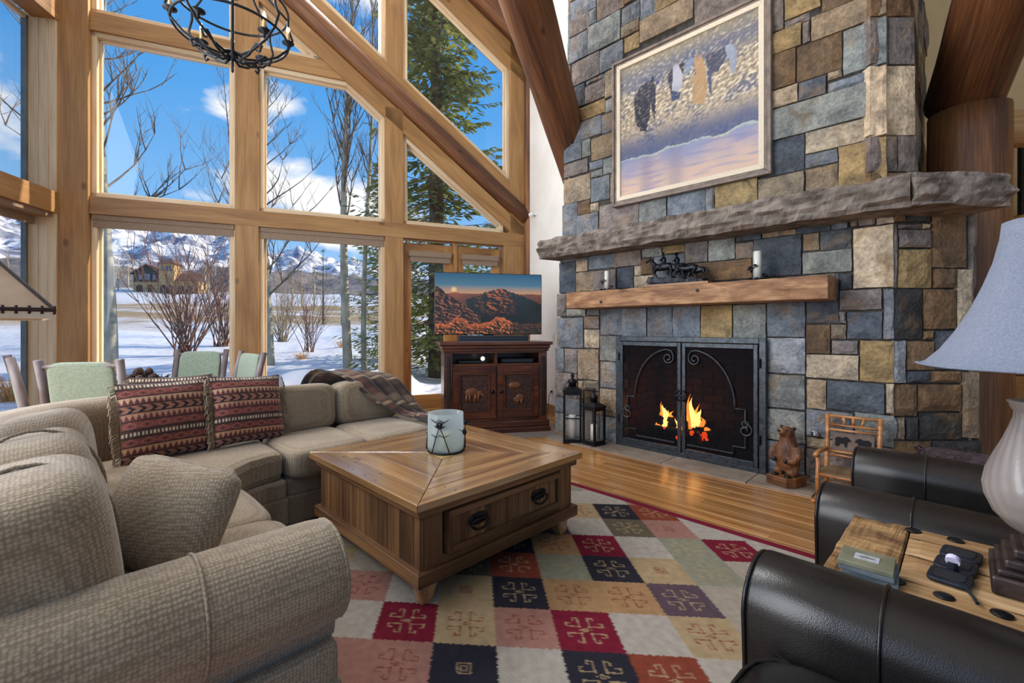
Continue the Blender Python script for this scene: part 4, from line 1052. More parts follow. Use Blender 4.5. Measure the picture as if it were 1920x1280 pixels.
# ================================================================== leather armchairs
def leather():
    m, T = newmat('black_leather'); v = coords(T)
    n = T.N('TexNoise', i_Scale=3.0, i_Detail=5.0); T.L(v, n.inputs['Vector'])
    vo = T.N('TexVoronoi', i_Scale=320.0); T.L(v, vo.inputs['Vector'])
    T.L(T.ramp(n.outputs[0], [(.35, hx('#100d0c')), (.7, hx('#1f1917'))]), T.p.inputs['Base Color'])
    T.L(T.ramp(n.outputs[0], [(.3, (.27,)*3+(1,)), (.7, (.40,)*3+(1,))]), T.p.inputs['Roughness'])
    h = T.math('ADD', T.math('MULTIPLY', vo.outputs['Distance'], .1), n.outputs[0]); setbump(T, h, .25, .01); return m
LEATHER = leather()
def armchair(label, loc):
    t = thing('leather_armchair', label, 'armchair', loc, R(135), 'dark leather club chairs')
    MB().bb(-.42, .42, -.38, .38, .06, .30).build('base', LEATHER, t, bevel=.03)
    for sx in (-.36, .38):
        for sy in (-.36, .36): MB().lathe([(.022, 0), (.032, .06)], 12, (sx, sy, .0)).build('leg', CHERRY, t)
    MB().sq((.06, 0, .375), (.80, .58, .18), 6, 14).build('seat_cushion', LEATHER, t, smooth=True)
    lp = []
    for i in range(48):
        q = 2*math.pi*i/48; c, s = math.cos(q), math.sin(q); L = (abs(c)**6+abs(s)**6)**(1/6); lp.append((.06 + .4*c/L, .29*s/L, .435))
    MB().tube(lp, .006, 6, True).build('seat_welt', LEATHER, t, smooth=True)
    for sg in (-1, 1):
        sec = [(-.115, .06), (-.115, .40)] + [(.0 + .125*math.cos(q), .525 + .105*math.sin(q)) for q in [R(d) for d in range(180, -1, -15)]] + [(.115, .40), (.11, .06)]
        k = len(sec); st = [(.492, .95), (.487, .98), (.475, 1.0), (.30, 1.0), (.1, .995), (-.1, .98), (-.3, .97), (-.45, .96)]
        vs = []
        for x, sc in st:
            for y, z in sec: vs.append((x, sg*.385 + y*sc, .06 + (z-.06)*sc))
        mb = MB(); mb.add(vs, [(i*k+j, i*k+(j+1) % k, (i+1)*k+(j+1) % k, (i+1)*k+j) for i in range(len(st)-1) for j in range(k)] + [tuple(range(k-1, -1, -1)), tuple((len(st)-1)*k+j for j in range(k))])
        ar = mb.build('arm', LEATHER, t, bevel=0)
        ar.data.polygons.foreach_set('use_smooth', [len(p.vertices) == 4 for p in ar.data.polygons])
        MB().tube([(.488, sg*.385 + y*.985, .06 + (z-.06)*.985) for y, z in sec], .0055, 6).build('welt', LEATHER, ar, smooth=True)
        MB().tube([(.22, sg*.385 + y*1.004, z+.0015) for y, z in sec[1:-1]], .0045, 6).build('seam', LEATHER, ar, smooth=True)
    MB().sq((-.40, 0, .55), (.26, .80, .72), 5, 14, Matrix.Rotation(-.12, 4, 'Y')).build('back', LEATHER, t, smooth=True)
    MB().sq((-.26, 0, .66), (.20, .60, .46), 4, 14, Matrix.Rotation(-.16, 4, 'Y')).build('back_cushion', LEATHER, t, smooth=True)
    return t
armchair('dark leather club chair turned towards the sofa with seat cushion showing', AW(.09, .965, .013))
armchair('dark leather club chair standing beside the little rocking chair', AW(.09, 2.525, .013))

# ================================================================== rustic side table and things on it
stb = thing('side_table', 'rustic thick plank side table with iron studs between the armchairs', 'table', AW(.25, 1.74, .0), A45)
b0 = [(-.53, -.31), (-.53, .32)]
for i, (x0, x1, y0, y1, rough) in enumerate(((-.53, -.38, -.26, .268, 1), (-.376, .55, -.16, .02, 0), (-.376, .55, .024, .17, 0), (-.376, .55, .174, .268, 0), (-.376, .55, -.26, -.164, 0))):
    mb = MB(); nx, ny = 30, 10
    def fn(u, v, x0=x0, x1=x1, y0=y0, y1=y1, rough=rough, i=i):
        x = x0 + (x1-x0)*u; y = y0 + (y1-y0)*v; e = min(u, 1-u, v*.5, (1-v)*.5)
        z = .59 + (.010 if rough else .0025)*noise.fractal((x*(14 if rough else 5), y*18, i*3.1), .8, 2, 4) - (.006 if e <= 0 else 0)
        return (x, y, z)
    mb.grid(nx, ny, fn); mb.bb(x0, x1, y0, y1, .515, .58)
    mb.build('top_plank', RUSTIC if not rough else wood('bark_end', '#5d4026', '#8d6a43', '#b3905f', rough=.7, sx=.4, scale=14, bump=.9, var=0), stb, smooth=False)
for x in (-.44, .46):
    for y in (-.2, .2): beam('leg', (x, y, .0125), (x, y, .52), .09, .09, RUSTIC, stb, up=(1, 0, 0))
for u, v in ((1714, 989), (1792, 1009), (1680, 1088), (1770, 1118), (1879, 1152)):
    Y = .66*850/(v-615); X = (u-960)/850*Y; a, w_ = (X-Y)*K, (X+Y)*K
    MB().lathe([(.021, 0), (.019, .003), (.010, .005), (.001, .0055)], 16, (a-.25, max(-.22, min(.23, w_-1.74)), .5905)).build('iron_stud', BRONZE, stb, smooth=True)
COAST = mat('slate_coaster', '#566068', '#717a7e', scale=14, rough=.6, bump=.15)
cc_ = V(.955, 1.215, .592)
for i, (dx, rz, lb) in enumerate(((.006, -.72, 'grey slate coaster at the bottom of the stack'), (0, -.78, 'grey slate coaster in the middle of the stack'), (-.004, -.75, 'slate coaster with a small pale picture, on top of the stack'))):
    c = thing('coaster', lb, 'coaster', cc_ + V(dx, 0, .0142*i), rz, 'slate coasters on the side table')
    MB().bb(-.058, .058, -.052, .052, 0, .0135).build('slab', COAST if i < 2 else mat('coaster_top', '#6a6a55', '#7f7d66', scale=20, rough=.55), c, bevel=.002)
    if i == 2:
        MB().bb(-.026, .026, -.018, .018, .0135, .0145).build('picture', mat('coaster_picture', '#c3c6cf', '#9a9aa0', scale=50, rough=.5), c)
        MB().sq((0, 0, .0148), (.034, .010, .001), 2.5, 6).build('motif', mat('coaster_motif', '#6c6a5c'), c)
PADM = mat('charging_pad', '#0c1420', '#16202c', scale=20, rough=.4)
cp = thing('charging_pad', 'black three panel wireless charging pad on the rustic side table', 'charger', (1.220, 1.246, .592), R(39))
for i, x in enumerate((-.094, 0, .094)):
    p_ = MB().sq((x, 0, .006), (.092, .085, .012), 6, 12).build('panel', PADM, cp, smooth=True)
    MB().sq((x, 0, .0125), (.055, .06, .003), 5, 10).build('coil_face', mat('pad_rubber', '#1b1d22', rough=.7), p_, smooth=True)
MB().tube([(-.05, 0, .012), (-.05, 0, .032)], .011, 12).build('watch_post', PADM, cp); MB().tube([(-.056, .0, .034), (-.044, 0, .040)], .015, 16).build('watch_disc', mat('watch_disc', '#d4cfe6', rough=.3), cp)
MB().tube([(-.13, -.03, .008), (-.17, -.05, .006), (-.20, -.06, .006)], .004, 6).build('plug', PADM, cp)
# table lamp
LAMPG = mat('lamp_ribbed', '#6f6663', '#8a817b', scale=5, rough=.4, coat=.2)
LAMPD = mat('lamp_base_dark', '#2a2120', '#4a3c38', scale=14, rough=.45, metal=.4, bump=.15)
SHADE = mat('linen_shade', '#6d7484', '#7a8190', scale=180, rough=.9, bump=.35, bscale=240)
lp_ = thing('table_lamp', 'table lamp with swirled ribbed grey urn and blue grey bell shade', 'lamp', V(1.338, 1.125, .592), A45)
for s, z0, z1 in ((.105, 0, .045), (.095, .045, .062), (.082, .062, .085), (.066, .085, .11), (.05, .11, .14)): MB().bb(-s, s, -s, s, z0, z1).build('foot', LAMPD, lp_, bevel=.006)
prof = [(.04, .13), (.055, .14), (.075, .155), (.10, .185), (.115, .225), (.118, .255), (.112, .29), (.098, .33), (.082, .37), (.070, .405), (.063, .43), (.062, .445), (.072, .465), (.076, .472), (.045, .478)]
nR = 26; vs = []; NT_ = nR*6
P2 = []
for i in range(len(prof)-1):
    for k in range(3): f = k/3; P2.append((prof[i][0]*(1-f)+prof[i+1][0]*f, prof[i][1]*(1-f)+prof[i+1][1]*f))
P2.append(prof[-1])
for r_, z in P2:
    for k in range(NT_):
        t = 2*math.pi*k/NT_; q = r_*(1 + .028*abs(math.sin(nR/2*(t + z*2.2))) if .14 < z < .46 else 1)
        vs.append((q*math.cos(t), q*math.sin(t), z))
mb = MB(); mb.add(vs, [(i*NT_+k, i*NT_+(k+1) % NT_, (i+1)*NT_+(k+1) % NT_, (i+1)*NT_+k) for i in range(len(P2)-1) for k in range(NT_)])
mb.build('urn', LAMPG, lp_, smooth=True)
MB().tube([(0, 0, .48), (0, 0, .80)], .01, 8).build('stem', LAMPD, lp_)
sp_ = [(.248, .560), (.232, .568), (.203, .60), (.172, .65), (.142, .71), (.119, .77), (.10, .83), (.088, .89), (.084, .93)]
mb = MB(); nS = 48; vs = []
for r_, z in sp_:
    for k in range(nS):
        t = 2*math.pi*k/nS; c6 = math.cos(math.pi/8)/math.cos((t % (math.pi/4)) - math.pi/8); vs.append((r_*(.55+.45*c6)*math.cos(t), r_*(.55+.45*c6)*math.sin(t), z))
mb.add(vs, [(i*nS+k, i*nS+(k+1) % nS, (i+1)*nS+(k+1) % nS, (i+1)*nS+k) for i in range(len(sp_)-1) for k in range(nS)])
sh = mb.build('shade', SHADE, lp_, smooth=True, solid=.004)
MB().tube([(.250*(.55+.45*math.cos(math.pi/8)/math.cos((t % (math.pi/4)) - math.pi/8))*math.cos(t), .250*(.55+.45*math.cos(math.pi/8)/math.cos((t % (math.pi/4)) - math.pi/8))*math.sin(t), .560) for t in [2*math.pi*k/48 for k in range(48)]], .004, 6, True).build('shade_trim', SHADE, sh, smooth=True)

# shaggy pouf behind the second armchair
FUR = mat('dark_fur', '#241a1c', '#4c3a40', scale=30, rough=.9, bump=.8, bscale=90)
pf_ = thing('fur_pouf', 'dark brown shaggy fur pouf half hidden behind the leather arm', 'pouf', (2.46, 2.40, .0), -.78)
MB().sq((0, 0, .285), (.52, .40, .57), 5, 16, None, crease(.06, 20)).build('body', FUR, pf_, smooth=True)
hb_ = MB(); rf = random.Random(4)
for i in range(700):
    x, y = rf.uniform(-.25, .25), rf.uniform(-.19, .19); z = .55 if rf.random() < .6 else rf.uniform(.35, .55)
    if z < .55: y = -.195
    d_ = Vector((rf.uniform(-.03, .03), rf.uniform(-.05, .01), rf.uniform(-.01, .03))); hb_.tube([(x, y, z), Vector((x, y, z)) + d_], [.004, .001], 3)
ho_ = hb_.build('fur', FUR, pf_); ho_['kind'] = 'stuff'

# ================================================================== television and cabinet
AC = math.atan2(.3, 1.32)
tvc = thing('media_cabinet', 'carved dark cherry media cabinet with two doors under the television', 'cabinet', (-.18, 5.36, 0), AC)
hw = .62
MB().bb(-hw-.045, hw+.045, -.02, .5, 0, .07).bb(-hw-.03, hw+.03, -.01, .5, .07, .15).build('plinth', CHERRY, tvc, bevel=.012)
MB().bb(-hw, -hw+.02, .02, .48, .15, .97).bb(hw-.02, hw, .02, .48, .15, .97).bb(-hw, hw, .46, .48, .15, .97).bb(-hw, hw, .02, .48, .15, .19).bb(-hw, hw, .02, .48, .80, .83).bb(-.012, .012, .02, .48, .15, .97).bb(-hw, hw, .0, .48, .955, .98).build('carcass', CHERRY, tvc, bevel=.003)
MB().bb(-hw-.02, hw+.02, -.015, .49, .975, 1.01).bb(-hw-.035, hw+.035, -.03, .50, 1.01, 1.05).bb(-hw-.06, hw+.06, -.055, .51, 1.05, 1.09).build('cornice', CHERRY, tvc, bevel=.010)
for s in (-1, 1):
    c = MB().bb(s*hw, s*(hw-.10), 0, .04, .15, .955).build('pilaster', CHERRY, tvc, bevel=.004)
    MB().bb(s*(hw-.025), s*(hw-.075), -.008, .01, .2, .91).build('pilaster_inset', mat('inset_dark', '#1d1210', '#2b1914', scale=30, rough=.5, bump=.3), c, bevel=.006)
CARVE = mat('carved_panel', '#2a160e', '#4a2a1a', scale=35, rough=.5, bump=.9, bscale=45)
CARVL = mat('carved_relief', '#5e351c', '#7a4a27', scale=20, rough=.45, bump=.4)
for s in (-1, 1):
    x0, x1 = (-.515, -.01) if s < 0 else (.01, .515)
    d = MB().bb(x0, x0+.07, -.005, .02, .19, .80).bb(x1-.07, x1, -.005, .02, .19, .80).bb(x0+.07, x1-.07, -.005, .02, .72, .80).bb(x0+.07, x1-.07, -.005, .02, .19, .27).build('door', CHERRY, tvc, bevel=.005)
    MB().bb(x0+.065, x1-.065, .006, .018, .26, .73).build('carved_panel', CARVE, d)
    for (a0, a1, z0, z1) in ((x0+.07, x0+.09, .27, .72), (x1-.09, x1-.07, .27, .72), (x0+.09, x1-.09, .70, .72), (x0+.09, x1-.09, .27, .29)): MB().bb(a0, a1, -.012, .008, z0, z1).build('moulding', CHERRY, d, bevel=.004)
    cx = (x0+x1)/2; rel = MB()
    if s < 0:
        rel.ball((cx-.03, .004, .50), (.085, .012, .05), 12, 8).ball((cx+.06, .004, .485), (.04, .012, .032), 10, 6).ball((cx+.10, .004, .465), (.02, .010, .018), 8, 6)
        for q in (-.09, -.055, .01, .045): rel.tube([(cx+q, .004, .47), (cx+q-.006, .004, .42), (cx+q+.004, .004, .385)], [.018, .014, .012], 8)
    else:
        rel.ball((cx-.04, .004, .57), (.08, .012, .04), 12, 8).ball((cx+.02, .004, .42), (.055, .012, .045), 12, 8).ball((cx-.03, .004, .40), (.03, .01, .03), 10, 6)
        for q in (-.01, .04): rel.tube([(cx+q, .004, .40), (cx+q, .004, .34)], [.014, .01], 8)
    rel.build('relief', CARVL, d, smooth=True)
    xk = -.05 if s < 0 else .05
    MB().lathe([(.024, 0), (.024, .004), (.010, .008), (.009, .016), (.015, .022), (.012, .030), (.002, .032)], 14).xf(Matrix.Translation((xk, -.005, .50)) @ Matrix.Rotation(math.pi/2, 4, 'X')).build('knob', BRONZE, d, smooth=True)
dev = mat('device_black', '#0b0b0d', rough=.35)
for x, wd, hh, lb in ((-.27, .34, .03, 'flat black player with a small bright dial in the cabinet'), (.27, .40, .05, 'taller black receiver box in the other cabinet bay')):
    t = thing('media_player', lb, 'media player', tvc.matrix_basis @ V(0, 0, 0), AC)
    Mloc = Matrix.Translation((-.18, 5.36, 0)) @ Matrix.Rotation(AC, 4, 'Z')
    t.location = Mloc @ V(x, .2, .831); t.rotation_euler = (0, 0, AC)
    MB().bb(-wd/2, wd/2, -.12, .12, .004, hh).build('case', dev, t, bevel=.004)
    MB().bb(-wd/2+.01, wd/2-.01, -.124, -.119, .010, hh-.006).build('front_panel', mat('device_front', '#3a3b40', rough=.3, metal=.5), t)
    if wd < .4: MB().ball((.12, -.09, hh+.025), .025, 12, 8).build('orb', emis('orb_glow', '#fff0cf', 2.0), t, smooth=True)  # small emissive ball set on top of the flatter player
# television
def tvc_col(u, v):
    """mountain sunset, v up"""
    x, y = u, 1-v
    n = lambda s, o=0: noise.fractal((x*s+o, y*s*1.3, o), .9, 2.1, 5)
    sky_ = sm(hx('#b98a62'), hx('#4a7187'), min(1, max(0, (.33-y)/.14)))
    if y < .30: sky_ = sm(sky_, hx('#2c5674'), min(1, max(0, (.22-y)/.2)))
    dsun = math.hypot((x-.17)*1.7, y-.27)
    c = sm(sky_, hx('#ffcf8a'), max(0, 1-dsun/.06)*.9)
    ridge1 = .33 + .02*n(9)
    if y > ridge1: c = sm(hx('#6b4238'), hx('#3f2c2a'), min(1, (y-ridge1)*3)); c = sm(c, hx('#a85a38'), max(0, 1-dsun/.22)*.5)
    rdg = lambda s_, o: 1 - 2*abs(noise.fractal((x*s_+o, y*s_*1.2, o), .85, 2.1, 5))
    lit_ = lambda s_, o: (1 - 2*abs(noise.fractal(((x-.012)*s_+o, (y+.008)*s_*1.2, o), .85, 2.1, 5))) - rdg(s_, o)
    pk = .235 + .85*abs(x-.60)**1.3 + .05*abs(noise.noise((x*26, 3, 1))) + .02*abs(noise.noise((x*60, 5, 2)))
    if x > .28 and y > pk:
        k_ = max(0, lit_(6, 5))*3.2
        k_ *= max(0, 1 - abs(x-.56)/.22)*max(0, 1-(y-.3)/.42)*1.6
        c = sm(sm(hx('#20292c'), hx('#0f1616'), min(1, (y-pk)*2.5)), hx('#b8603a'), min(1, k_))
    pl = .22 + 1.15*x + .05*noise.fractal((x*12, 2, 8), .9, 2, 4)
    if y > pl and x < .42: c = sm(hx('#1d1819'), hx('#8a5440'), min(1, max(0, lit_(9, 9)*2.4)))
    fg = .83 - .13*math.exp(-((x-.60)/.08)**2) - .10*math.exp(-((x-.22)/.07)**2) + .05*noise.fractal((x*14, 1, 12), .9, 2, 4)
    if y > fg: c = sm(sm(hx('#141d17'), hx('#b4582e'), min(1, max(0, 1-(y-fg)/.10))*(.8 if x < .7 else .1)), hx('#c8683a'), min(1, max(0, lit_(10, 15)*2.4))*(1 if x < .72 else .15))
    return c
tv = thing('television', 'flat television showing a mountain sunset, standing on the carved cabinet', 'television', tvc.location + V(0, 0, 1.0905), AC)
Mtv = Matrix.Translation((-.18, 5.36, 0)) @ Matrix.Rotation(AC, 4, 'Z'); tv.location = Mtv @ V(-.045, .24, 1.0905)
MB().bb(-.30, .30, -.09, .11, 0, .012).bb(-.06, .06, .03, .06, .01, .3).build('stand', dev, tv, bevel=.003)
MB().bb(-.67, .67, 0, .035, .08, .835).build('case', dev, tv, bevel=.006)
MB().grid(240, 136, lambda u, v: (-.662 + 1.324*u, -.002, .09 + .737*v), tvc_col).build('screen', vcol('tv_screen', rough=.25, emit=.95, spec=.4), tv)
sb = thing('soundbar', 'slim black soundbar in front of the television', 'speaker', Mtv @ V(-.03, .02, 1.0905), AC)
MB().bb(-.42, .42, 0, .09, .006, .075).build('body', mat('soundbar_cloth', '#1c2028', '#282d36', scale=90, rough=.7), sb, bevel=.012)
MB().bb(-.40, .40, .01, .08, 0, .006).build('foot', mat('soundbar_foot', '#9a9ca2', rough=.3, metal=.8), sb)

# ================================================================== lanterns on the floor by the hearth
def lantern(name, label, loc, rz, wd, hb, bar=False):
    t = thing(name, label, 'lantern', loc, rz)
    h = wd/2
    MB().bb(-h, h, -h, h, 0, .03).bb(-h*.93, h*.93, -h*.93, h*.93, .03, .045).build('base', IRON, t, bevel=.004)
    for sx in (-1, 1):
        for sy in (-1, 1): MB().bb(sx*h-.011*sx*2 if False else sx*(h-.022), sx*h*.985, sy*(h-.022), sy*h*.985, .04, hb).build('corner_post', IRON, t)
    for k in range(4):
        Rk = Matrix.Rotation(k*math.pi/2, 4, 'Z')
        p = MB().bb(-h+.02, h-.02, -h+.008, -h+.011, .04, hb).build('pane', CLEAR, t, matrix=Rk)
        MB().bb(-h+.02, h-.02, -h+.002, -h+.016, hb-.03, hb).build('top_bar', IRON, p)
        if bar: MB().bb(-h+.02, h-.02, -h+.002, -h+.012, hb*.48, hb*.48+.012).build('cross_bar', IRON, p)
    top = MB(); top.bb(-h*1.05, h*1.05, -h*1.05, h*1.05, hb, hb+.018)
    a, b = h*1.0, h*.38
    top.add([(-a, -a, hb+.018), (a, -a, hb+.018), (a, a, hb+.018), (-a, a, hb+.018), (-b, -b, hb+.055), (b, -b, hb+.055), (b, b, hb+.055), (-b, b, hb+.055)], [(0, 1, 5, 4), (1, 2, 6, 5), (2, 3, 7, 6), (3, 0, 4, 7), (4, 5, 6, 7)])
    top.build('roof', IRON, t)
    MB().lathe([(h*.42, hb+.05), (h*.42, hb+.09), (h*.5, hb+.10), (h*.5, hb+.115), (h*.3, hb+.13), (h*.12, hb+.145), (h*.2, hb+.165), (h*.22, hb+.18), (h*.1, hb+.2), (.002, hb+.206)], 16).build('cap', IRON, t, smooth=True)
    MB().tube(arc((0, 0, hb+.075), h*.62, 0, math.pi, 12), .004, 6).build('bail', IRON, t)
    MB().lathe([(wd*.21, .046), (wd*.21, hb*.52), (wd*.19, hb*.535), (.004, hb*.53)], 20).build('candle', WAX, t, smooth=True)
    return t
lantern('tall_lantern', 'tall black metal lantern with a white pillar candle by the hearth', (.665, 4.99, .001), R(-8), .20, .555, True)
lantern('short_lantern', 'shorter black metal lantern with a white candle, corner turned out', (.875, 4.84, .013), R(38), .175, .395)

# ================================================================== bear carving
def fused(mb, name, m, par, vox, smooth=True):
    o = mb.build(name, m, par); md = o.modifiers.new('r', 'REMESH'); md.mode = 'VOXEL'; md.voxel_size = vox; md.use_smooth_shade = True
    sm_ = o.modifiers.new('sm', 'SMOOTH'); sm_.iterations = 3; sm_.factor = .5
    return o
BEARM = mat('carved_bear_fur', '#4a2815', '#8a5a34', scale=14, rough=.55, bump=1.0, bscale=60, stretch=(1, 1, .35))
be = thing('bear_carving', 'carved wooden bear standing upright on a block beside the hearth', 'figurine', AW(-1.0, 4.10, .013), R(-62))
MB().prism([(-.10, -.12, 0), (.06, -.12, 0), (.10, -.06, 0), (.10, .09, 0), (-.10, .09, 0)], (0, 0, .075)).build('block', wood('bear_block', '#54321a', '#7a4c29', '#966538', rough=.5), be, bevel=.006)
b = MB(); b.tube([(0, 0, .11), (0, 0, .16), (0, .0, .23), (0, .0, .29), (0, .005, .335), (0, 0, .38)], [.066, .085, .09, .08, .062, .055], 16)
b.ball((0, -.008, .405), (.056, .06, .052), 14, 10)
b.tube([(0, -.03, .405), (0, -.08, .425), (0, -.098, .432)], [.038, .028, .022], 12)
for s in (-1, 1):
    b.ball((s*.048, .01, .445), (.018, .012, .018), 8, 6)
    b.tube([(s*.075, -.005, .30), (s*.10, -.03, .24), (s*.085, -.07, .20), (s*.05, -.09, .205)], [.034, .03, .026, .022], 10)
    b.tube([(s*.045, 0, .15), (s*.05, -.02, .10), (s*.05, -.055, .085)], [.045, .038, .03], 10)
bd = fused(b, 'body', BEARM, be, .007)
blk = mat('bear_black', '#0c0a09', rough=.4)
MB().ball((0, -.118, .436), (.012, .010, .010), 8, 6).build('nose', blk, be, smooth=True)
for s in (-1, 1):
    MB().ball((s*.026, -.055, .435), .006, 8, 6).build('eye', blk, be, smooth=True)
    MB().ball((s*.05, -.085, .082), (.026, .028, .012), 8, 6).build('paw', blk, be, smooth=True)
    MB().ball((s*.045, -.103, .203), (.016, .014, .02), 8, 6).build('paw', blk, be, smooth=True)
    MB().ball((s*.049, .002, .447), (.012, .010, .013), 8, 6).build('inner_ear', blk, be, smooth=True)
MB().tube([(0, -.118, .418), (.012, -.10, .408), (.02, -.08, .402)], .003, 6).build('mouth', blk, be)

# ================================================================== small hickory rocking chair
rk = thing('rocking_chair', 'small hickory pole rocking chair with bear print back panel', 'rocking chair', AW(-.585, 3.985, .0), A45)
# local: x along the wall, y towards the wall; chair faces -y
def pole(nm, pts, r): return MB().tube(pts, r, 10).build(nm, HICK, rk, smooth=True)
for s in (-1, 1):
    x = s*.155
    pole('rocker', [(x*1.02, -.30, .055), (x*1.02, -.2, .025), (x*1.02, -.02, .014), (x*1.02, .14, .026), (x*1.02, .24, .07)], .0135)
    pole('front_leg', [(x, -.17, .03), (x*1.02, -.165, .18), (x, -.16, .345)], .015)
    pole('back_post', [(x, .10, .02), (x, .115, .25), (x, .15, .45), (x*1.02, .175, .60)], .016)
    pole('armrest', [(x*1.05, -.21, .355), (x*1.06, -.1, .36), (x*1.02, .10, .345)], .0155)
    pole('side_stretcher', [(x, -.16, .11), (x, .10, .10)], .009); pole('seat_rail', [(x, -.165, .215), (x, .11, .205)], .012)
for y, z, r in ((-.165, .12, .010), (-.165, .215, .012), (.105, .205, .011), (.105, .10, .009)): pole('cross_rail', [(-.155, y, z), (.155, y, z)], r)
for z, y in ((.585, .172), (.52, .16), (.485, .155), (.30, .125)): pole('back_rail', [(-.155, y, z), (.155, y, z + .004)], .011 if z > .5 else .009)
for x, dx in ((-.05, -.01), (.0, .0), (.05, .012)): pole('spindle', [(x, .163, .525), (x + dx, .17, .582)], .0105)
SEATW = mat('woven_seat', '#7d6a45', '#6a4a38', scale=8, rough=.9, bump=.4, stretch=(.2, 3, 1), bscale=40)
MB().sq((0, -.03, .222), (.31, .29, .022), 5, 10).build('seat', SEATW, rk, smooth=True)
pn = MB().bb(-.125, .125, -.008, .008, 0, .135).xf(Matrix.Translation((0, .138, .335)) @ Matrix.Rotation(-.22, 4, 'X')).build('back_panel', mat('tan_felt', '#6a574c', '#776357', scale=30, rough=.95), rk, bevel=.004)
bearpoly = [(-.05, -.03), (-.045, .0), (-.05, .02), (-.03, .035), (0, .03), (.02, .04), (.035, .035), (.05, .02), (.055, .01), (.035, .005), (.03, -.01), (.03, -.035), (.015, -.035), (.012, -.012), (-.015, -.012), (-.025, -.035), (-.04, -.035)]
for s in (-1, 1):
    MB().prism([(s*(-.062) + s*px_*.95, 0, .068 + pz) for px_, pz in bearpoly], (0, -.003, 0)).xf(Matrix.Translation((0, .128, .337)) @ Matrix.Rotation(-.22, 4, 'X')).build('bear_patch', mat('black_felt', '#181418', rough=.95), pn)
pole('lower_back_rail', [(-.155, .125, .33), (.155, .125, .33)], .009)

# gas key valve and wall plates
vk = thing('gas_valve', 'round chrome gas valve plate set in the stone beside the rocking chair', 'valve', AW(acoord(1530, WL), WL - .035, 1.25 - 197/850*(WL - acoord(1530, WL))*K), A45)
MB().lathe([(.028, 0), (.026, .006), (.012, .008), (.012, .014), (.006, .014), (.005, .006)], 20).xf(Matrix.Rotation(math.pi/2, 4, 'X')).build('plate', mat('chrome', '#c9ccd0', rough=.2, metal=1), vk, smooth=True)
WPL = mat('white_plastic', '#efece4', rough=.4)
MW = Matrix.Translation(cw) @ Matrix.Rotation(math.atan2(-.92, .392), 4, 'Z')
def wallat(u, v):
    T_ = tq(u); p = cw; d = V(.392, -.92, 0); t = (T_*p.y - p.x)/(d.x - T_*d.y); Y = p.y + t*d.y
    return t, 1.25 + (615-v)/850*Y
for nm, u, v, lb in (('light_switch', 1037, 632, 'white light switch plate on the plaster wall'), ('power_outlet', 1036, 731, 'white power outlet with a plugged cord on the plaster wall')):
    t_, z_ = wallat(u, v)
    o = thing(nm, lb, 'switch' if 'sw' in nm else 'outlet', MW @ V(t_, -.001, z_), math.atan2(-.92, .392))
    MB().bb(-.04, .04, -.008, 0, -.06, .06).build('plate', WPL, o, bevel=.004)
    if 'switch' in nm: MB().bb(-.014, .014, -.014, -.006, -.03, .03).build('rocker', WPL, o, bevel=.002)
    else:
        for zz in (-.022, .022): MB().bb(-.016, .016, -.03 if zz < 0 else -.012, -.006, zz-.014, zz+.014).build('socket', dev if zz < 0 else WPL, o, bevel=.002)
        MB().tube([(0, -.03, -.022), (-.02, -.05, -.10), (-.03, -.06, -.3), (.0, -.09, -.52), (.06, -.13, z_*-1+.01), (-.08, -.16, -z_+.01), (.1, -.2, -z_+.01)], .005, 6).build('cord', dev, o, smooth=True)
t_, z_ = wallat(1005, 402)
cm_ = thing('security_camera', 'small white security camera on the plaster wall', 'camera', MW @ V(t_, -.001, z_), math.atan2(-.92, .392))
MB().lathe([(.035, 0), (.033, .008), (.01, .012), (.01, .04)], 14).xf(Matrix.Rotation(math.pi/2, 4, 'X')).build('mount', WPL, cm_, smooth=True)
MB().tube([(0, -.05, .0), (-.05, -.09, -.01)], .03, 14).build('body', WPL, cm_); MB().tube([(-.05, -.09, -.01), (-.056, -.095, -.011)], .022, 14).build('lens', dev, cm_)
mt_ = MB().bb(-.5, .5, -.15, .15, 0, .008).build('floor_mat', mat('braided_mat', '#6a5d58', '#9a8d80', scale=60, rough=.95), None, loc=Mtv @ V(.25, .0, .001), rot=AC); tag(mt_, 'thin grey runner mat under the media cabinet', 'mat')
mt_.location = Mtv @ V(.2, -.12, .0005)

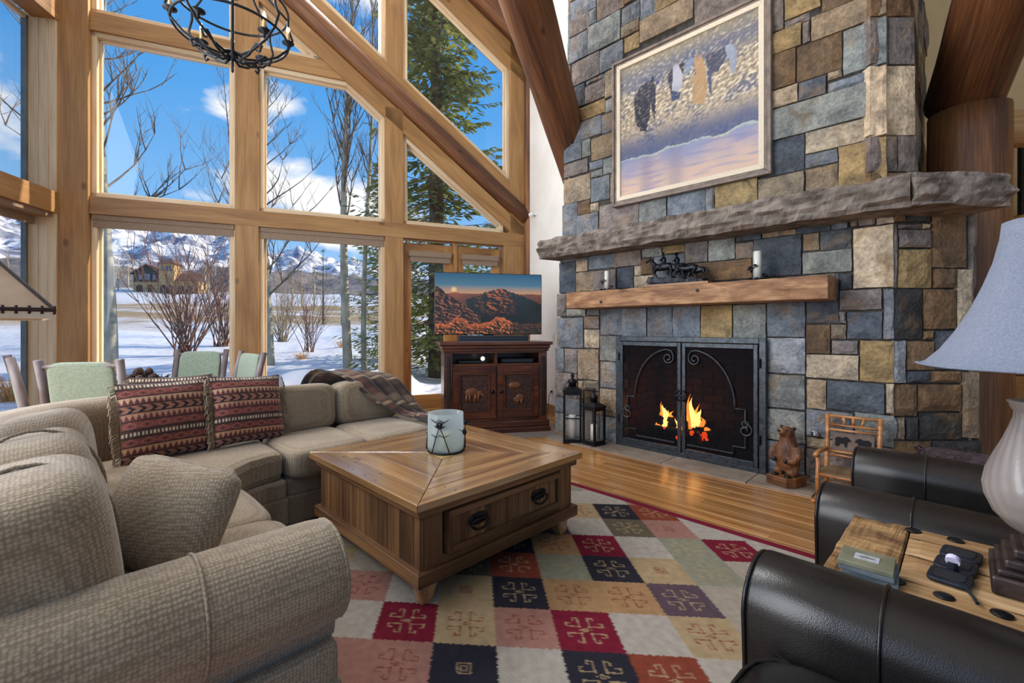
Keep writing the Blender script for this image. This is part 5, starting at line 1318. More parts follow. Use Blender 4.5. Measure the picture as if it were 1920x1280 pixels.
# ================================================================== on the mantel
MZ = 1.462 + .182
CW_ = 4.10
def mantel_xy(u): 
    T_ = tq(u); return -CW_*(1-T_)/(1+T_)
def horse(b, x, y, z, s=1.0, dirn=-1, head=True, low=0, ph=0):
    X = lambda q: x + dirn*q*s; 
    b.tube([(X(-.085), y, z+.105*s), (X(-.06), y, z+.108*s), (X(0), y, z+.10*s), (X(.05), y, z+.104*s), (X(.075), y, z+.11*s)], [.022*s, .032*s, .030*s, .033*s, .024*s], 12)
    nz_ = -.06*low
    b.tube([(X(.065), y, z+.115*s), (X(.095), y, z+(.15+nz_)*s), (X(.115), y, z+(.175+nz_*1.6)*s)], [.025*s, .018*s, .014*s], 10)
    b.tube([(X(.108), y, z+(.18+nz_*1.7)*s), (X(.14), y, z+(.165+nz_*2)*s), (X(.155), y, z+(.15+nz_*2.2)*s)], [.014*s, .012*s, .008*s], 8)
    for q in (-.004, .004): b.tube([(X(.11), y+q*s, z+(.188+nz_*1.7)*s), (X(.112), y+q*1.5*s, z+(.204+nz_*1.7)*s)], [.004*s, .001], 5)
    for i, (q, dy) in enumerate(((.065, .014), (.055, -.014), (-.065, .014), (-.075, -.014))):
        bend = .022*math.sin(i*1.7+ph); b.tube([(X(q), y+dy*s, z+.10*s), (X(q+.006+bend), y+dy*s, z+.055*s), (X(q-.006), y+dy*s, z+.028*s), (X(q+.008*math.cos(i+ph)), y+dy*s, z)], [.015*s, .009*s, .0065*s, .008*s], 7)
    b.tube([(X(-.09), y, z+.115*s), (X(-.108), y, z+.095*s), (X(-.115), y, z+.05*s)], [.008*s, .011*s, .003*s], 7)
def rider(b, x, y, z, s=1.0, dirn=-1, hat=True):
    b.tube([(x, y, z), (x-.004*dirn, y, z+.04*s), (x+.006*dirn, y, z+.062*s)], [.02*s, .021*s, .014*s], 10)
    b.ball((x+.008*dirn, y, z+.08*s), .013*s, 8, 6)
    if hat: b.lathe([(.026*s, .086*s), (.026*s, .09*s), (.013*s, .091*s), (.012*s, .104*s), (.002, .105*s)], 12, (x+.008*dirn, y, z))
    else:
        for q in (-.01, 0, .01): b.tube([(x-.004, y, z+.085*s), (x-.004+q*2, y+.004, z+.115*s)], [.006*s, .002], 5)
    for q in (-1, 1):
        b.tube([(x, y+q*.014*s, z+.004), (x+dirn*.024*s, y+q*.03*s, z-.01*s), (x+dirn*.012*s, y+q*.032*s, z-.05*s)], [.013*s, .011*s, .007*s], 7)
        b.tube([(x, y+q*.018*s, z+.055*s), (x+dirn*.018*s, y+q*.026*s, z+.03*s), (x+dirn*.04*s, y+q*.012*s, z+.03*s)], [.008*s, .007*s, .005*s], 6)
a0, a1 = mantel_xy(1222), mantel_xy(1322); LL = a1 - a0
hs_ = thing('horse_sculpture', 'dark bronze sculpture of two riders and walking horses on a rock', 'sculpture', AW((a0+a1)/2, CW_, MZ), A45)
MB().bb(-LL/2-.04, LL/2+.06, -.085, .085, 0, .022).build('plinth', wood('plinth_wood', '#7a4e28', '#9a6c3c', '#b98a55', rough=.4), hs_, bevel=.004)
rb = MB(); rb.grid(40, 12, lambda u, v: (-LL/2-.02 + (LL+.04)*u, -.075 + .15*v, .022 + (.075 - .05*u + .02*noise.fractal((u*9, v*5, 3), .9, 2, 4))*(1 if 0 < v < 1 and 0 < u < 1 else .25)))
rb.bb(-LL/2-.015, LL/2+.015, -.07, .07, .022, .03); rb.build('rock', BRONZE, hs_, smooth=False)
b = MB(); horse(b, -LL*.27, -.01, .075, 1.12, -1, ph=.5); rider(b, -LL*.25, -.01, .075+.145, 1.1, -1, False)
horse(b, -LL*.03, .02, .068, 1.08, -1, low=.5, ph=1.5); rider(b, -LL*.02, .02, .068+.14, 1.1, -1, True)
horse(b, LL*.20, -.005, .055, 1.0, -1, low=1.0, ph=2.5); horse(b, LL*.36, .012, .045, .86, -1, low=1.6, ph=3.7)
b.ball((LL*.36, .01, .045+.105), (.03, .03, .022), 8, 6)
fused(b, 'horses', BRONZE, hs_, .0045)
def mantel_candle(u, s, label):
    c = thing('hurricane_candle', label, 'candle', AW(mantel_xy(u), CW_ - .01, MZ), A45)
    MB().lathe([(.06*s, 0), (.085*s, .004), (.07*s, .014), (.02*s, .018)], 18).build('dish', BRONZE, c, smooth=True)
    MB().lathe([(.040*s, .016), (.041*s, .30*s), (.039*s, .30*s), (.038*s, .018)], 24).build('glass', CLEAR, c, smooth=True)
    MB().lathe([(.034*s, .018), (.034*s, .25*s), (.03*s, .255*s), (.002, .252*s)], 18).build('candle', WAX, c, smooth=True)
    pts = [(.05*s*math.cos(t), .05*s*math.sin(t), .02 + .02*t*s) for t in [-.2 + i*.35 for i in range(16)]]
    v_ = MB().tube(pts, .004*s, 6).build('vine', BRONZE, c, smooth=True)
    for i in range(2, 16, 2):
        p = Vector(pts[i]); MB().ball(p + Vector((p.x*.35, p.y*.35, .012)), (.016*s, .016*s, .009*s), 7, 5, Matrix.Rotation(i*.7, 4, 'X')).build('leaf', BRONZE, v_, smooth=True)
    for i in range(9):
        t = i*.7; MB().ball((.078*s*math.cos(t), .078*s*math.sin(t), .014), (.02*s, .015*s, .008*s), 7, 5, Matrix.Rotation(t, 4, 'Z')).build('leaf', BRONZE, c, smooth=True)
mantel_candle(1139, .82, 'glass hurricane candle with iron leaves at the window end of the mantel')
mantel_candle(1421, .95, 'glass hurricane candle with iron leaves between the sculpture and the mantel end')

# ================================================================== painting above the ledge
PW, PZ0, PZ1, PA0, PA1 = WU - .045, 2.565, 4.13, -2.729, -1.164
pf = thing('framed_painting', 'large framed landscape painting of people and horses by water', 'painting', AW((PA0+PA1)/2, PW, PZ0), A45)
W2, H2 = (PA1-PA0)/2, PZ1-PZ0
def puv(u, v):                                   # photograph px -> painting coordinates (0..1, v down)
    a = acoord(u, PW); Y = (PW - a)*K; z = 1.25 + (615-v)/850*Y
    return (a-PA0-.10)/(PA1-PA0-.2), (PZ1-.10-z)/(PZ1-PZ0-.2)
def q7(pts): return [puv(1140 + x/4.13, 90 + y/4.13) for x, y in pts]
FIG = [(q7([(200, 400), (215, 590), (245, 620), (300, 610), (320, 540), (330, 420), (350, 540), (365, 540), (370, 300), (345, 210), (330, 250), (300, 270), (250, 300)]), '#2b2a38'),
 (q7([(215, 400), (290, 380), (322, 500), (300, 640), (250, 640), (225, 560)]), '#20222f'),
 (q7([(465, 200), (500, 150), (520, 300), (490, 400), (480, 330), (465, 260)]), '#2a2c3a'), (q7([(545, 130), (585, 100), (580, 200), (560, 205)]), '#2a2a36'),
 (q7([(500, 150), (525, 120), (545, 130), (575, 200), (570, 300), (545, 335), (495, 335)]), '#b3b0ba'), (q7([(490, 330), (560, 338), (550, 400), (488, 412)]), '#2f3f63'),
 (q7([(600, 110), (640, 70), (668, 90), (640, 150), (610, 215), (598, 200)]), '#7d8aa0'),
 (q7([(900, -20), (970, -30), (995, 60), (975, 205), (950, 190), (930, 80), (905, 90)]), '#8f97a6'), (q7([(750, 60), (900, 0), (915, 60), (880, 130), (850, 180), (790, 200), (760, 130)]), '#4a4a5c'),
 (q7([(762, 180), (795, 185), (802, 355), (785, 355), (770, 260)]), '#46506a'), (q7([(660, 80), (690, 45), (720, 55), (750, 140), (765, 330), (740, 435), (650, 435), (655, 280), (632, 255), (680, 200), (660, 120)]), '#b08a60'), (q7([(672, 60), (700, 42), (720, 60), (700, 95), (680, 95)]), '#8d7668')]
def inside(p, poly):
    x, y = p; c = False; n = len(poly); j = n-1
    for i in range(n):
        if (poly[i][1] > y) != (poly[j][1] > y) and x < (poly[j][0]-poly[i][0])*(y-poly[i][1])/(poly[j][1]-poly[i][1])+poly[i][0]: c = not c
        j = i
    return c
def paint(u, v):
    y = 1-v; x = u
    n1 = noise.fractal((x*6, y*7, 1), .9, 2, 5); n2 = noise.fractal((x*38+y*22, y*52, 4), .9, 2, 4); n3 = noise.noise((x*60+y*30, y*50, 2))
    bank = .72 + .02*n1
    if y < bank:
        c = sm(hx('#9d8f6e'), hx('#b8a184'), min(1, max(0, y*1.6)))
        band = math.exp(-((y - (.14 + .04*n1))/.11)**2)*.75 + max(0, n1)*.5
        c = sm(c, hx('#4d5674'), min(1, band) if y < .36 else min(.75, max(0, n1*1.4)))
        c = sm(c, hx('#ead9bd'), min(.9, max(0, n2*1.5 + .15*n3)) if y > .2 else max(0, n2)*.6)
        c = sm(c, hx('#4a4a5e'), min(.6, max(0, -n2*1.2)) if y > .2 else 0)
        c = sm(c, hx('#3d4a74'), min(.9, max(0, (y-bank+.20)/.16 + .5*n2)))
        c = sm(c, hx('#5f7148'), .35 if n3 > .35 and y > .4 else 0)
    else:
        c = sm(hx('#8a8ba6'), hx('#c9a892'), min(1, max(0, (y-bank)/.22 + .4*n1)))
        st = noise.noise((x*5, y*40, 8)); c = sm(c, hx('#7378a0'), min(.6, max(0, st)))
        rf_ = math.exp(-((x-.22+.02*n2)/.05)**2) + math.exp(-((x-.45+.02*n2)/.06)**2); c = sm(c, hx('#6d6a88'), min(.45, .5*rf_))
        if y < bank + .012 + .01*n2: c = sm(c, hx('#b9c4a4'), .6)
    for poly, col in FIG:
        if inside((x + .003*n2, y + .003*n3), poly): c = sm(sm(hx(col), hx('#cdbdaa'), min(.3, max(0, n2*.5))), hx('#23263a'), min(.35, max(0, -n1*.5)))
    return c
def ring(o, n_, y0, y1, nm, m, bev=.006):
    for k, (A_, B_) in enumerate((((-W2+o, o), (W2-o, o)), ((W2-o, o), (W2-o, H2-o)), ((W2-o, H2-o), (-W2+o, H2-o)), ((-W2+o, H2-o), (-W2+o, o)))):
        d = (Vector(B_)-Vector(A_)).normalized(); nr = Vector((-d.y, d.x)); A2, B2 = Vector(A_), Vector(B_); w_ = n_-o
        pts = [A2, B2, B2 + nr*w_ - d*w_, A2 + nr*w_ + d*w_]
        MB().prism([(p.x, y0, p.y) for p in pts], (0, y1-y0, 0)).build(nm, m, pf, bevel=bev)
FRM = mat('grey_brown_frame', '#6a5a50', '#8a786a', scale=12, rough=.55); LIN = mat('linen_liner', '#d8c6aa', '#e6d8c0', scale=80, rough=.8)
ring(0, .03, -.02, .04, 'outer_frame', FRM); ring(.03, .055, -.008, .04, 'frame_step', FRM); ring(.055, .10, -.012, .03, 'liner', LIN, .004)
MB().bb(-W2+.09, W2-.09, .01, .03, .09, H2-.09).build('backing', LIN, pf)
MB().grid(190, 190, lambda u, v: (-W2+.095 + (2*W2-.19)*u, .005, .095 + (H2-.19)*v), paint).build('canvas', vcol('oil_paint', rough=.4, spec=.4, bump=.1, bscale=60), pf)

# ================================================================== chandelier
ch = thing('chandelier', 'round wrought iron chandelier with lit candle bulbs', 'chandelier', (-2.035, 3.3, 3.19), .2)
CR = .365; CIR = mat('wrought_iron', '#1d2126', '#343a42', scale=30, rough=.5, metal=.5)
BULB = emis('candle_bulb', '#ffd9a0', 14.0); CAN = mat('candle_sleeve', '#d8a866', '#e8c590', scale=10, rough=.5)
for z, r_ in ((.20, CR), (.42, CR)): MB().tube([(r_*math.cos(t), r_*math.sin(t), z) for t in [2*math.pi*i/56 for i in range(56)]], .009, 8, True).build('ring', CIR, ch, smooth=True)
MB().lathe([(.002, -.04), (.012, -.02), (.008, .0), (.02, .03), (.02, .06), (.012, .09), (.012, .95), (.02, .97), (.02, 1.0)], 14).build('stem', CIR, ch, smooth=True)
nb = 8
for i in range(nb):
    t = 2*math.pi*i/nb + .35; c, s = math.cos(t), math.sin(t)
    P = lambda r_, z: (r_*c, r_*s, z)
    big = i % 2 == 0
    MB().tube([P(.012, .03), P(.06, .0), P(.14, .03), P(.21, .10), P(.25, .075), P(.235, .04), P(.21, .05)], [.010]*5 + [.009, .007], 8).build('lower_arm', CIR, ch, smooth=True)
    ar_ = MB().tube([P(.015, .07), P(.08, .04), P(.18, .06), P(.29, .12), P(CR, .20), P(CR + .03, .28), P(CR, .36), P(CR, .42)], .009, 8).build('arm', CIR, ch, smooth=True)
    MB().tube([P(.02, .92), P(.08, .72), P(.22, .55), P(CR, .42)], .008, 8).build('upper_arm', CIR, ch, smooth=True)
    r_ = CR if big else CR - .09; zc = .24 if big else .17
    cu = MB().lathe([(.008, -.04), (.010, 0), (.042, .008), (.044, .014), (.02, .012)], 16, P(r_, zc)).build('drip_cup', CIR, ch, smooth=True)
    if big or i in (3, 7):
        MB().lathe([(.013, .01), (.013, .085), (.010, .088)], 12, P(r_, zc)).build('candle_sleeve', CAN, cu, smooth=True)
        MB().lathe([(.006, .088), (.013, .105), (.012, .12), (.005, .14), (.001, .15)], 12, P(r_, zc)).build('bulb', BULB, cu, smooth=True)
for k in range(9):
    MB().tube([(.022*math.cos(q) if k % 2 else 0, 0 if k % 2 else .022*math.cos(q), 1.04 + k*.07 + .045*math.sin(q)) for q in [2*math.pi*i/12 for i in range(12)]], .006, 6, True).build('chain_link', CIR, ch)
MB().tube([(0, 0, 1.6), (0, 0, 3.86)], .006, 6).build('rod', CIR, ch); MB().lathe([(.07, 3.82), (.06, 3.86), (.06, 3.869)], 16).build('canopy', CIR, ch)

# ================================================================== dining set behind the sofa
FELT = mat('sage_felt', '#7f8c78', '#8f9b87', scale=60, rough=.95, bump=.2, sheen=.3)
dt = thing('dining_table', 'round dark dining table behind the sofa', 'table', (-3.10, 3.86, 0))
MB().lathe([(.60, .70), (.62, .715), (.62, .75), (.61, .76), (.0001, .76)], 40).build('top', wood('dark_table', '#4d3526', '#6a4a35', '#846148', rough=.3, coat=.2), dt)
MB().lathe([(.115, 0), (.115, .025), (.07, .06), (.06, .10), (.06, .62), (.10, .70)], 20).build('pedestal', GREYPOLE, dt, smooth=True)
def dchair(label, loc, rz):
    t = thing('dining_chair', label, 'chair', loc, rz, 'chairs round the dining table')
    for s in (-1, 1):
        MB().tube([(s*.23, .02, 0), (s*.23, .04, .45), (s*.235, .10, .80), (s*.24, .15, 1.03)], [.027, .028, .027, .026], 10).build('back_post', GREYPOLE, t, smooth=True)
        MB().tube([(s*.23, -.42, 0), (s*.23, -.42, .46)], .026, 10).build('front_leg', GREYPOLE, t, smooth=True)
        MB().tube([(s*.23, -.42, .25), (s*.23, .03, .25)], .014, 8).build('stretcher', GREYPOLE, t)
    MB().tube([(-.23, .142, .985), (.23, .142, .985)], .014, 8).build('back_rail', GREYPOLE, t); MB().tube([(-.23, .07, .60), (.23, .07, .60)], .014, 8).build('back_rail', GREYPOLE, t)
    MB().tube([(-.23, -.42, .42), (.23, -.42, .42)], .016, 8).build('front_rail', GREYPOLE, t)
    MB().sq((0, -.19, .46), (.47, .48, .07), 5, 12).build('seat', FELT, t, smooth=True)
    MB().sq((0, .105, .80), (.395, .045, .43), 7, 12, Matrix.Rotation(-.16, 4, 'X')).build('back_pad', FELT, t, smooth=True)
    return t
dchair('sage green pole chair standing before the corner post with its back to the sofa', (-3.02, 3.28, 0), R(192))
dchair('sage green pole chair beside the grey sashed windows, seen edge on', (-3.82, 3.64, 0), R(140))
dchair('sage green pole chair facing the sofa across the dining table from the pine cone bowl', (-3.18, 4.52, 0), R(4))
dchair('sage green pole chair turned sideways by the pine post between two windows', (-2.53, 4.14, 0), R(-38))
bw = thing('pinecone_bowl', 'twig bowl heaped with pine cones on the dining table', 'bowl', (-3.02, 3.70, .762))
tw = MB(); rt = random.Random(9)
MB().lathe([(.05, 0), (.10, .03), (.14, .075), (.145, .08), (.10, .04), (.04, .012)], 20).build('bowl', BRONZE, bw, smooth=True)
for i in range(14):
    t = i*.45; MB().tube([(.09*math.cos(t), .09*math.sin(t), .02), (.15*math.cos(t+.3), .15*math.sin(t+.3), .06), (.19*math.cos(t+.6), .19*math.sin(t+.6), .10 + rt.uniform(-.02, .03))], [.008, .006, .003], 6).build('antler_twig', BRONZE, bw, smooth=True)
CONE = mat('pine_cone', '#33231c', '#5a4034', scale=40, rough=.8, bump=.6)
for i in range(9):
    t = i*math.pi/3 if i < 6 else .5 + (i-6)*2*math.pi/3; r_ = .084 if i < 6 else .046; z_ = .081 if i < 6 else .132
    o = thing('pine_cone', 'brown pine cone heaped in the twig bowl', 'pine cone', V(-3.02 + r_*math.cos(t), 3.70 + r_*math.sin(t), .762 + z_ - .03), t, 'pine cones in the bowl')
    mb = MB(); mb.ball((0, 0, .03), (.028, .028, .034), 9, 7)
    for k in range(22):
        q = k*2.4; zz = .005 + .052*k/22; rr_ = .030*math.sin(math.pi*min(1, (zz+.008)/.066)); mb.ball((rr_*math.cos(q), rr_*math.sin(q), zz), (.008, .008, .004), 5, 4)
    mb.build('scales', CONE, o)

# floor lamp with laced rawhide shade behind the sofa
RAW = mat('rawhide_shade', '#a98c72', '#c3a88c', scale=6, rough=.8, bump=.1)
flp = thing('floor_lamp', 'standing lamp with a laced pyramid rawhide shade behind the sofa', 'lamp', (-2.20, 1.66, 0), 0)
MB().lathe([(.14, 0), (.14, .02), (.03, .04), (.018, .08), (.018, 1.42)], 18).build('stand', IRON, flp, smooth=True)
def shq(s, z): return [(s*math.cos(math.pi/2*k + .05), s*math.sin(math.pi/2*k + .05), z) for k in range(4)]
q0, q1, q2 = shq(.50, 1.318), shq(.12, 1.66), shq(.49, 1.285)
mb = MB(); mb.add(q0 + q1, [(k, (k+1) % 4, 4+(k+1) % 4, 4+k) for k in range(4)]); shd = mb.build('shade', RAW, flp, solid=.006)
mb = MB(); mb.add(q2 + q0, [(k, (k+1) % 4, 4+(k+1) % 4, 4+k) for k in range(4)]); mb.build('shade_skirt', mat('pale_rawhide', '#d6c9b4', '#e2d8c6', scale=8, rough=.8), flp, solid=.005)
LACE = mat('leather_lace', '#2c1a14', rough=.7)
MB().tube(q0, .008, 6, True).build('lacing', LACE, shd)
for k in range(4): MB().tube([q0[k], q1[k]], .007, 6).build('lacing', LACE, shd)
for k in range(4):
    for i in range(22):
        f = i/22; p = Vector(q0[k])*(1-f) + Vector(q0[(k+1) % 4])*f; MB().tube([p + V(0, 0, .014), p + V(0, 0, -.016)], .004, 4).build('lace_stitch', LACE, shd)
# ================================================================== outdoors
def snowmat():
    m, T = newmat('snow_ground'); tc = T.N('TexCoord'); sp = T.N('SeparateXYZ'); T.L(tc.outputs['Object'], sp.inputs[0])
    n = T.N('TexNoise', i_Scale=.12, i_Detail=8.0); T.L(tc.outputs['Object'], n.inputs['Vector'])
    far = T.ramp(T.math('MULTIPLY', sp.outputs[1], .01), [(.26, (0, 0, 0, 1)), (.42, (1, 1, 1, 1)), (.95, (1, 1, 1, 1)), (1.0, (.2, .2, .2, 1))])
    f = T.math('MULTIPLY', far, T.ramp(n.outputs[0], [(.33, (0, 0, 0, 1)), (.5, (1, 1, 1, 1))]))
    T.L(T.mix(f, hx('#dfe3ea'), hx('#a58a5c')), T.p.inputs['Base Color']); T.p.inputs['Roughness'].default_value = .7
    b = T.N('TexNoise', i_Scale=2.2, i_Detail=8.0); T.L(tc.outputs['Object'], b.inputs['Vector']); setbump(T, b.outputs[0], .6, .12); return m
SNOW = snowmat()
def gz(t, d):
    z = -.12 + .05*max(0, d-3) + .0004*max(0, d-40)**2
    bank = math.exp(-((d-1.7)/1.0)**2) * (.62 + .22*noise.noise((t*1.6, d, 3)) + .10*noise.noise((t*4, d*3, 1)))
    side = 1/(1 + math.exp(-(t+2.3)*3))
    z += bank*(.25 + .75*side)*(1 if t < 0.2 else max(.55, 1-(t-.2)))
    z += .05*noise.noise((t*.7, d*.7, 5)) + min(.5, d*.02)*noise.noise((t*.15, d*.15, 9))
    z += .08*max(0, noise.noise((t*1.3, d*1.3, 15)))*(1 if d > 3 else 0)
    return z
def wpos(t, d): return V(-1.59 + .92*t - .392*d, 6.64 + .392*t + .92*d, 0)
def wtd(p): q = Vector((p[0]+1.59, p[1]-6.64)); return q.x*.92 + q.y*.392, -q.x*.392 + q.y*.92
def ground_at(X, Y): t, d = wtd((X, Y)); return gz(t, d)
def nonuni(a, b, n, p): return [a + (b-a)*(i/n)**p for i in range(n+1)]
mb = MB()
def patch(ts, ds):
    o = len(mb.v); nt, nd = len(ts), len(ds)
    for d in ds:
        for t in ts: mb.v.append((t, d, gz(t, d)))
    mb.f += [(o+j*nt+i, o+j*nt+i+1, o+(j+1)*nt+i+1, o+(j+1)*nt+i) for j in range(nd-1) for i in range(nt-1)]
tsA = [-4.15 + i*.13 for i in range(50)] + nonuni(2.35, 70, 40, 1.6)[1:]
dsA = nonuni(.24, 150, 120, 2.4)
patch(tsA, dsA)
patch([-4.15 - q for q in nonuni(0, 160, 70, 2.0)][::-1], nonuni(-9, .24, 20, 1)[:-1] + dsA)
gr = mb.build('ground_snow', SNOW, None, smooth=True, loc=(-1.59, 6.64, 0), rot=WD)
tag(gr, 'snow covered garden rising to a tan winter meadow', None, None, 'structure')
# mountains
def mountmat(name, snow, rock, forest, sc):
    m, T = newmat(name); tc = T.N('TexCoord'); geo = T.N('NewGeometry')
    n = T.N('TexNoise', i_Scale=sc, i_Detail=10.0, i_Roughness=.62); T.L(tc.outputs['Object'], n.inputs['Vector'])
    n2 = T.N('TexNoise', i_Scale=sc*5, i_Detail=6.0); T.L(tc.outputs['Object'], n2.inputs['Vector'])
    c = T.mix(T.ramp(n.outputs[0], [(.47, (0, 0, 0, 1)), (.55, (1, 1, 1, 1))]), snow, rock)
    c = T.mix(T.ramp(n2.outputs[0], [(.52, (0, 0, 0, 1)), (.60, (.8, .8, .8, 1))]), c, forest)
    T.L(c, T.p.inputs['Base Color']); T.p.inputs['Roughness'].default_value = .9; setbump(T, n.outputs[0], .8, 12); return m
SKYL = [(-200, 330), (-60, 350), (0, 392), (70, 408), (140, 385), (220, 400), (300, 408), (370, 415), (440, 436), (520, 470), (560, 462), (620, 480), (700, 492), (820, 500), (980, 515), (1300, 540)]
def lerp_tab(tab, x):
    for (x0, y0), (x1, y1) in zip(tab, tab[1:]):
        if x0 <= x <= x1: return y0 + (y1-y0)*(x-x0)/(x1-x0)
    return tab[0][1] if x < tab[0][0] else tab[-1][1]
def mount(name, label, tab, r0, r1, m, amp, nth, nr, z00):
    mb = MB(); T0, T1 = math.atan(tq(-190)), math.atan(tq(1290))
    def fn(u, v):
        th = T0 + (T1-T0)*u; px = 960 + 850*math.tan(th); r = r0 + (r1-r0)*v; Y = r*math.cos(th)
        H = 1.25 + (615 - lerp_tab(tab, px))/850*r1*math.cos(th)
        rd = 1 - abs(noise.fractal((th*9, v*2.2, 3), .8, 2.0, 6))
        z = z00 + (H - z00)*(v**1.1) * (.82 + .18*rd) + amp*noise.fractal((th*30, v*6, 7), .8, 2, 5)*v
        return (r*math.sin(th), Y, z)
    mb.grid(nth, nr, fn); o = mb.build(name, m, None, smooth=True); tag(o, label, None, None, 'structure'); return o
mount('mountain', 'snow covered mountain range beyond the valley', SKYL, 420, 1500, mountmat('mountain_snow', hx('#eef1f6'), hx('#8d93a3'), hx('#59607a'), .012), 22, 220, 50, 14)
mount('hill', 'low forested grey hill before the mountains', [(-200, 470), (60, 480), (200, 492), (300, 505), (400, 497), (500, 500), (700, 520), (1300, 560)], 170, 420, mountmat('hill_forest', hx('#8a8078'), hx('#6f6a70'), hx('#55545c'), .03), 5, 120, 16, 8)

BARK = mat('aspen_bark', '#86897a', '#bdbba8', scale=5, rough=.85, bump=.3, stretch=(1, 1, .4))
TWIG = mat('twig_bark', '#54483f', '#857666', scale=5, rough=.9)
TWIGL = mat('pale_twig', '#6f604c', '#a08e70', scale=5, rough=.9)
WILLOW = mat('willow_twig', '#4c342a', '#7b5646', scale=5, rough=.9)
def bare_tree(name, label, cat, base, H, r0, seed, first=.25, nb=24, spread=.9, upr=.7, lean=(0, 0), group=None, m=BARK, mt=TWIG, dens=4):
    rg = random.Random(seed); t = thing(name, label, cat, base, 0, group)
    def trunk_at(f): return Vector((lean[0]*f*H + .05*H*.2*math.sin(f*5+seed), lean[1]*f*H + .04*H*.2*math.cos(f*4+seed), H*f))
    MB().tube([trunk_at(i/12) - (V(0, 0, .15) if i == 0 else V(0, 0, 0)) for i in range(13)], [r0*(1-.88*(i/12)**.9) for i in range(13)], 9).build('trunk', m, t, smooth=True)
    mb = MB()
    def br(p, d, L, r, lv):
        pts = [p]; q = p.copy(); dd = d.copy()
        for i in range(4):
            dd = (dd + Vector((rg.uniform(-.16, .16), rg.uniform(-.16, .16), rg.uniform(-.02, .22)*upr))).normalized(); q = q + dd*(L/4); pts.append(q.copy())
        mb.tube(pts, [r*(1-.2*i) for i in range(5)], 5 if lv == 0 else (4 if lv == 1 else 3))
        if lv < 2:
            for k in range(dens + (2 if lv == 0 else 0)):
                i = rg.randint(1, 4); az = rg.uniform(0, 6.28); ax = Vector((math.cos(az), math.sin(az), rg.uniform(.1, .9)))
                br(pts[i], (dd*.8 + ax*.75).normalized(), L*rg.uniform(.35, .6), r*.5, lv+1)
    for k in range(nb):
        f = first + (1-first)*((k+.5)/nb)**.9*.97; az = rg.uniform(0, 6.28) + k*2.4
        L = H*.30*spread*(1-f*.75)*rg.uniform(.7, 1.3); d = Vector((math.cos(az), math.sin(az), upr*rg.uniform(.5, 1.5))).normalized()
        br(trunk_at(f), d, L, r0*.30*(1-f*.7), 0)
    mb.build('branches', mt, t); return t
def at(u, Y): X = tq(u)*Y; return V(X, Y, ground_at(X, Y))
bare_tree('aspen_tree', 'grey green aspen trunk standing next to the tan grass tuft', 'tree', at(199, 11), 9.8, .15, 1, .33, 22, 1.0, .8, (.004, 0), 'bare aspens in the garden')
bare_tree('aspen_tree', 'aspen trunk with crooked side branches standing near the small twiggy shrub', 'tree', at(503, 13), 9.6, .12, 2, .18, 26, .8, .9, (.0, 0), 'bare aspens in the garden')
bare_tree('aspen_tree', 'thickest upright aspen trunk standing before the spruce boughs', 'tree', at(655, 12), 12.5, .125, 3, .30, 40, .75, 2.4, (-.003, 0), 'bare aspens in the garden')
bare_tree('aspen_tree', 'slimmer aspen trunk close beside the thickest upright one', 'tree', at(690, 12.9), 11.9, .085, 4, .35, 30, .6, 2.2, (0, 0), 'bare aspens in the garden')
bare_tree('aspen_tree', 'thin dark leaning tree growing among the red willow stems', 'tree', at(438, 21.5), 13, .085, 5, .3, 24, .9, 1.3, (-.03, 0), 'bare aspens in the garden', TWIG)
def willow(label, base, H, n, seed, sp=.5, m=WILLOW, nm='willow_shrub'):
    rg = random.Random(seed); t = thing(nm, label, 'shrub', base, 0, 'leafless shrubs in the snow')
    mb = MB()
    for i in range(n):
        az = rg.uniform(0, 6.28); ti = rg.uniform(.05, sp); p = Vector((rg.uniform(-.25, .25), rg.uniform(-.25, .25), -.1)); d = Vector((math.cos(az)*ti, math.sin(az)*ti, 1)).normalized()
        L = H*rg.uniform(.6, 1.05); pts = [p.copy()]; q = p.copy()
        for k in range(7): d = (d + Vector((rg.uniform(-.07, .07)+.02*math.cos(az), rg.uniform(-.07, .07), .03))).normalized(); q = q + d*L/7; pts.append(q.copy())
        mb.tube(pts, [.022*H/4*(1-.12*k) for k in range(8)], 4)
        for k in range(10):
            j = rg.randint(2, 7); a2 = rg.uniform(0, 6.28); dd = (d + Vector((math.cos(a2)*.6, math.sin(a2)*.6, .2))).normalized(); e = pts[j] + dd*L*rg.uniform(.1, .22); e2 = e + (dd + V(0, 0, .4)).normalized()*L*.1
            mb.tube([pts[j], e, e2], [.009*H/4, .006*H/4, .003*H/4], 3)
    mb.build('stems', m, t); return t
willow('big red stemmed willow clump leaning out of the snow', at(345, 15.5), 4.6, 34, 11, .75)
willow('red willow clump half hidden by the pine post', at(415, 18.5), 4.6, 22, 12, .45)
willow('small upright twiggy shrub standing in the snow by the crooked aspen', at(578, 17), 2.8, 20, 13, .55)
willow('tan bushy shrub tangle behind the crooked aspen trunk', at(530, 24), 4.5, 34, 14, .9, TWIGL)
NEEDLE = mat('spruce_needles', '#4f5a35', '#a9ab6e', scale=2.2, rough=.8, lo=.3, hi=.7)
_T = NT.__new__(NT); _T.t = NEEDLE.node_tree; _T.n = _T.t.nodes; _T.l = _T.t.links
_pb = [n for n in _T.n if n.type == 'BSDF_PRINCIPLED'][0]; _ou = [n for n in _T.n if n.type == 'OUTPUT_MATERIAL'][0]
_tr = _T.N('BsdfTranslucent'); _tr.inputs[0].default_value = hx('#a5a85c'); _mx = _T.N('MixShader', i_0=.4); _T.L(_pb.outputs[0], _mx.inputs[1]); _T.L(_tr.outputs[0], _mx.inputs[2]); _T.L(_mx.outputs[0], _ou.inputs[0])
SBARK = mat('spruce_bark', '#4c4136', '#7a6c5c', scale=7, rough=.95, bump=.5)
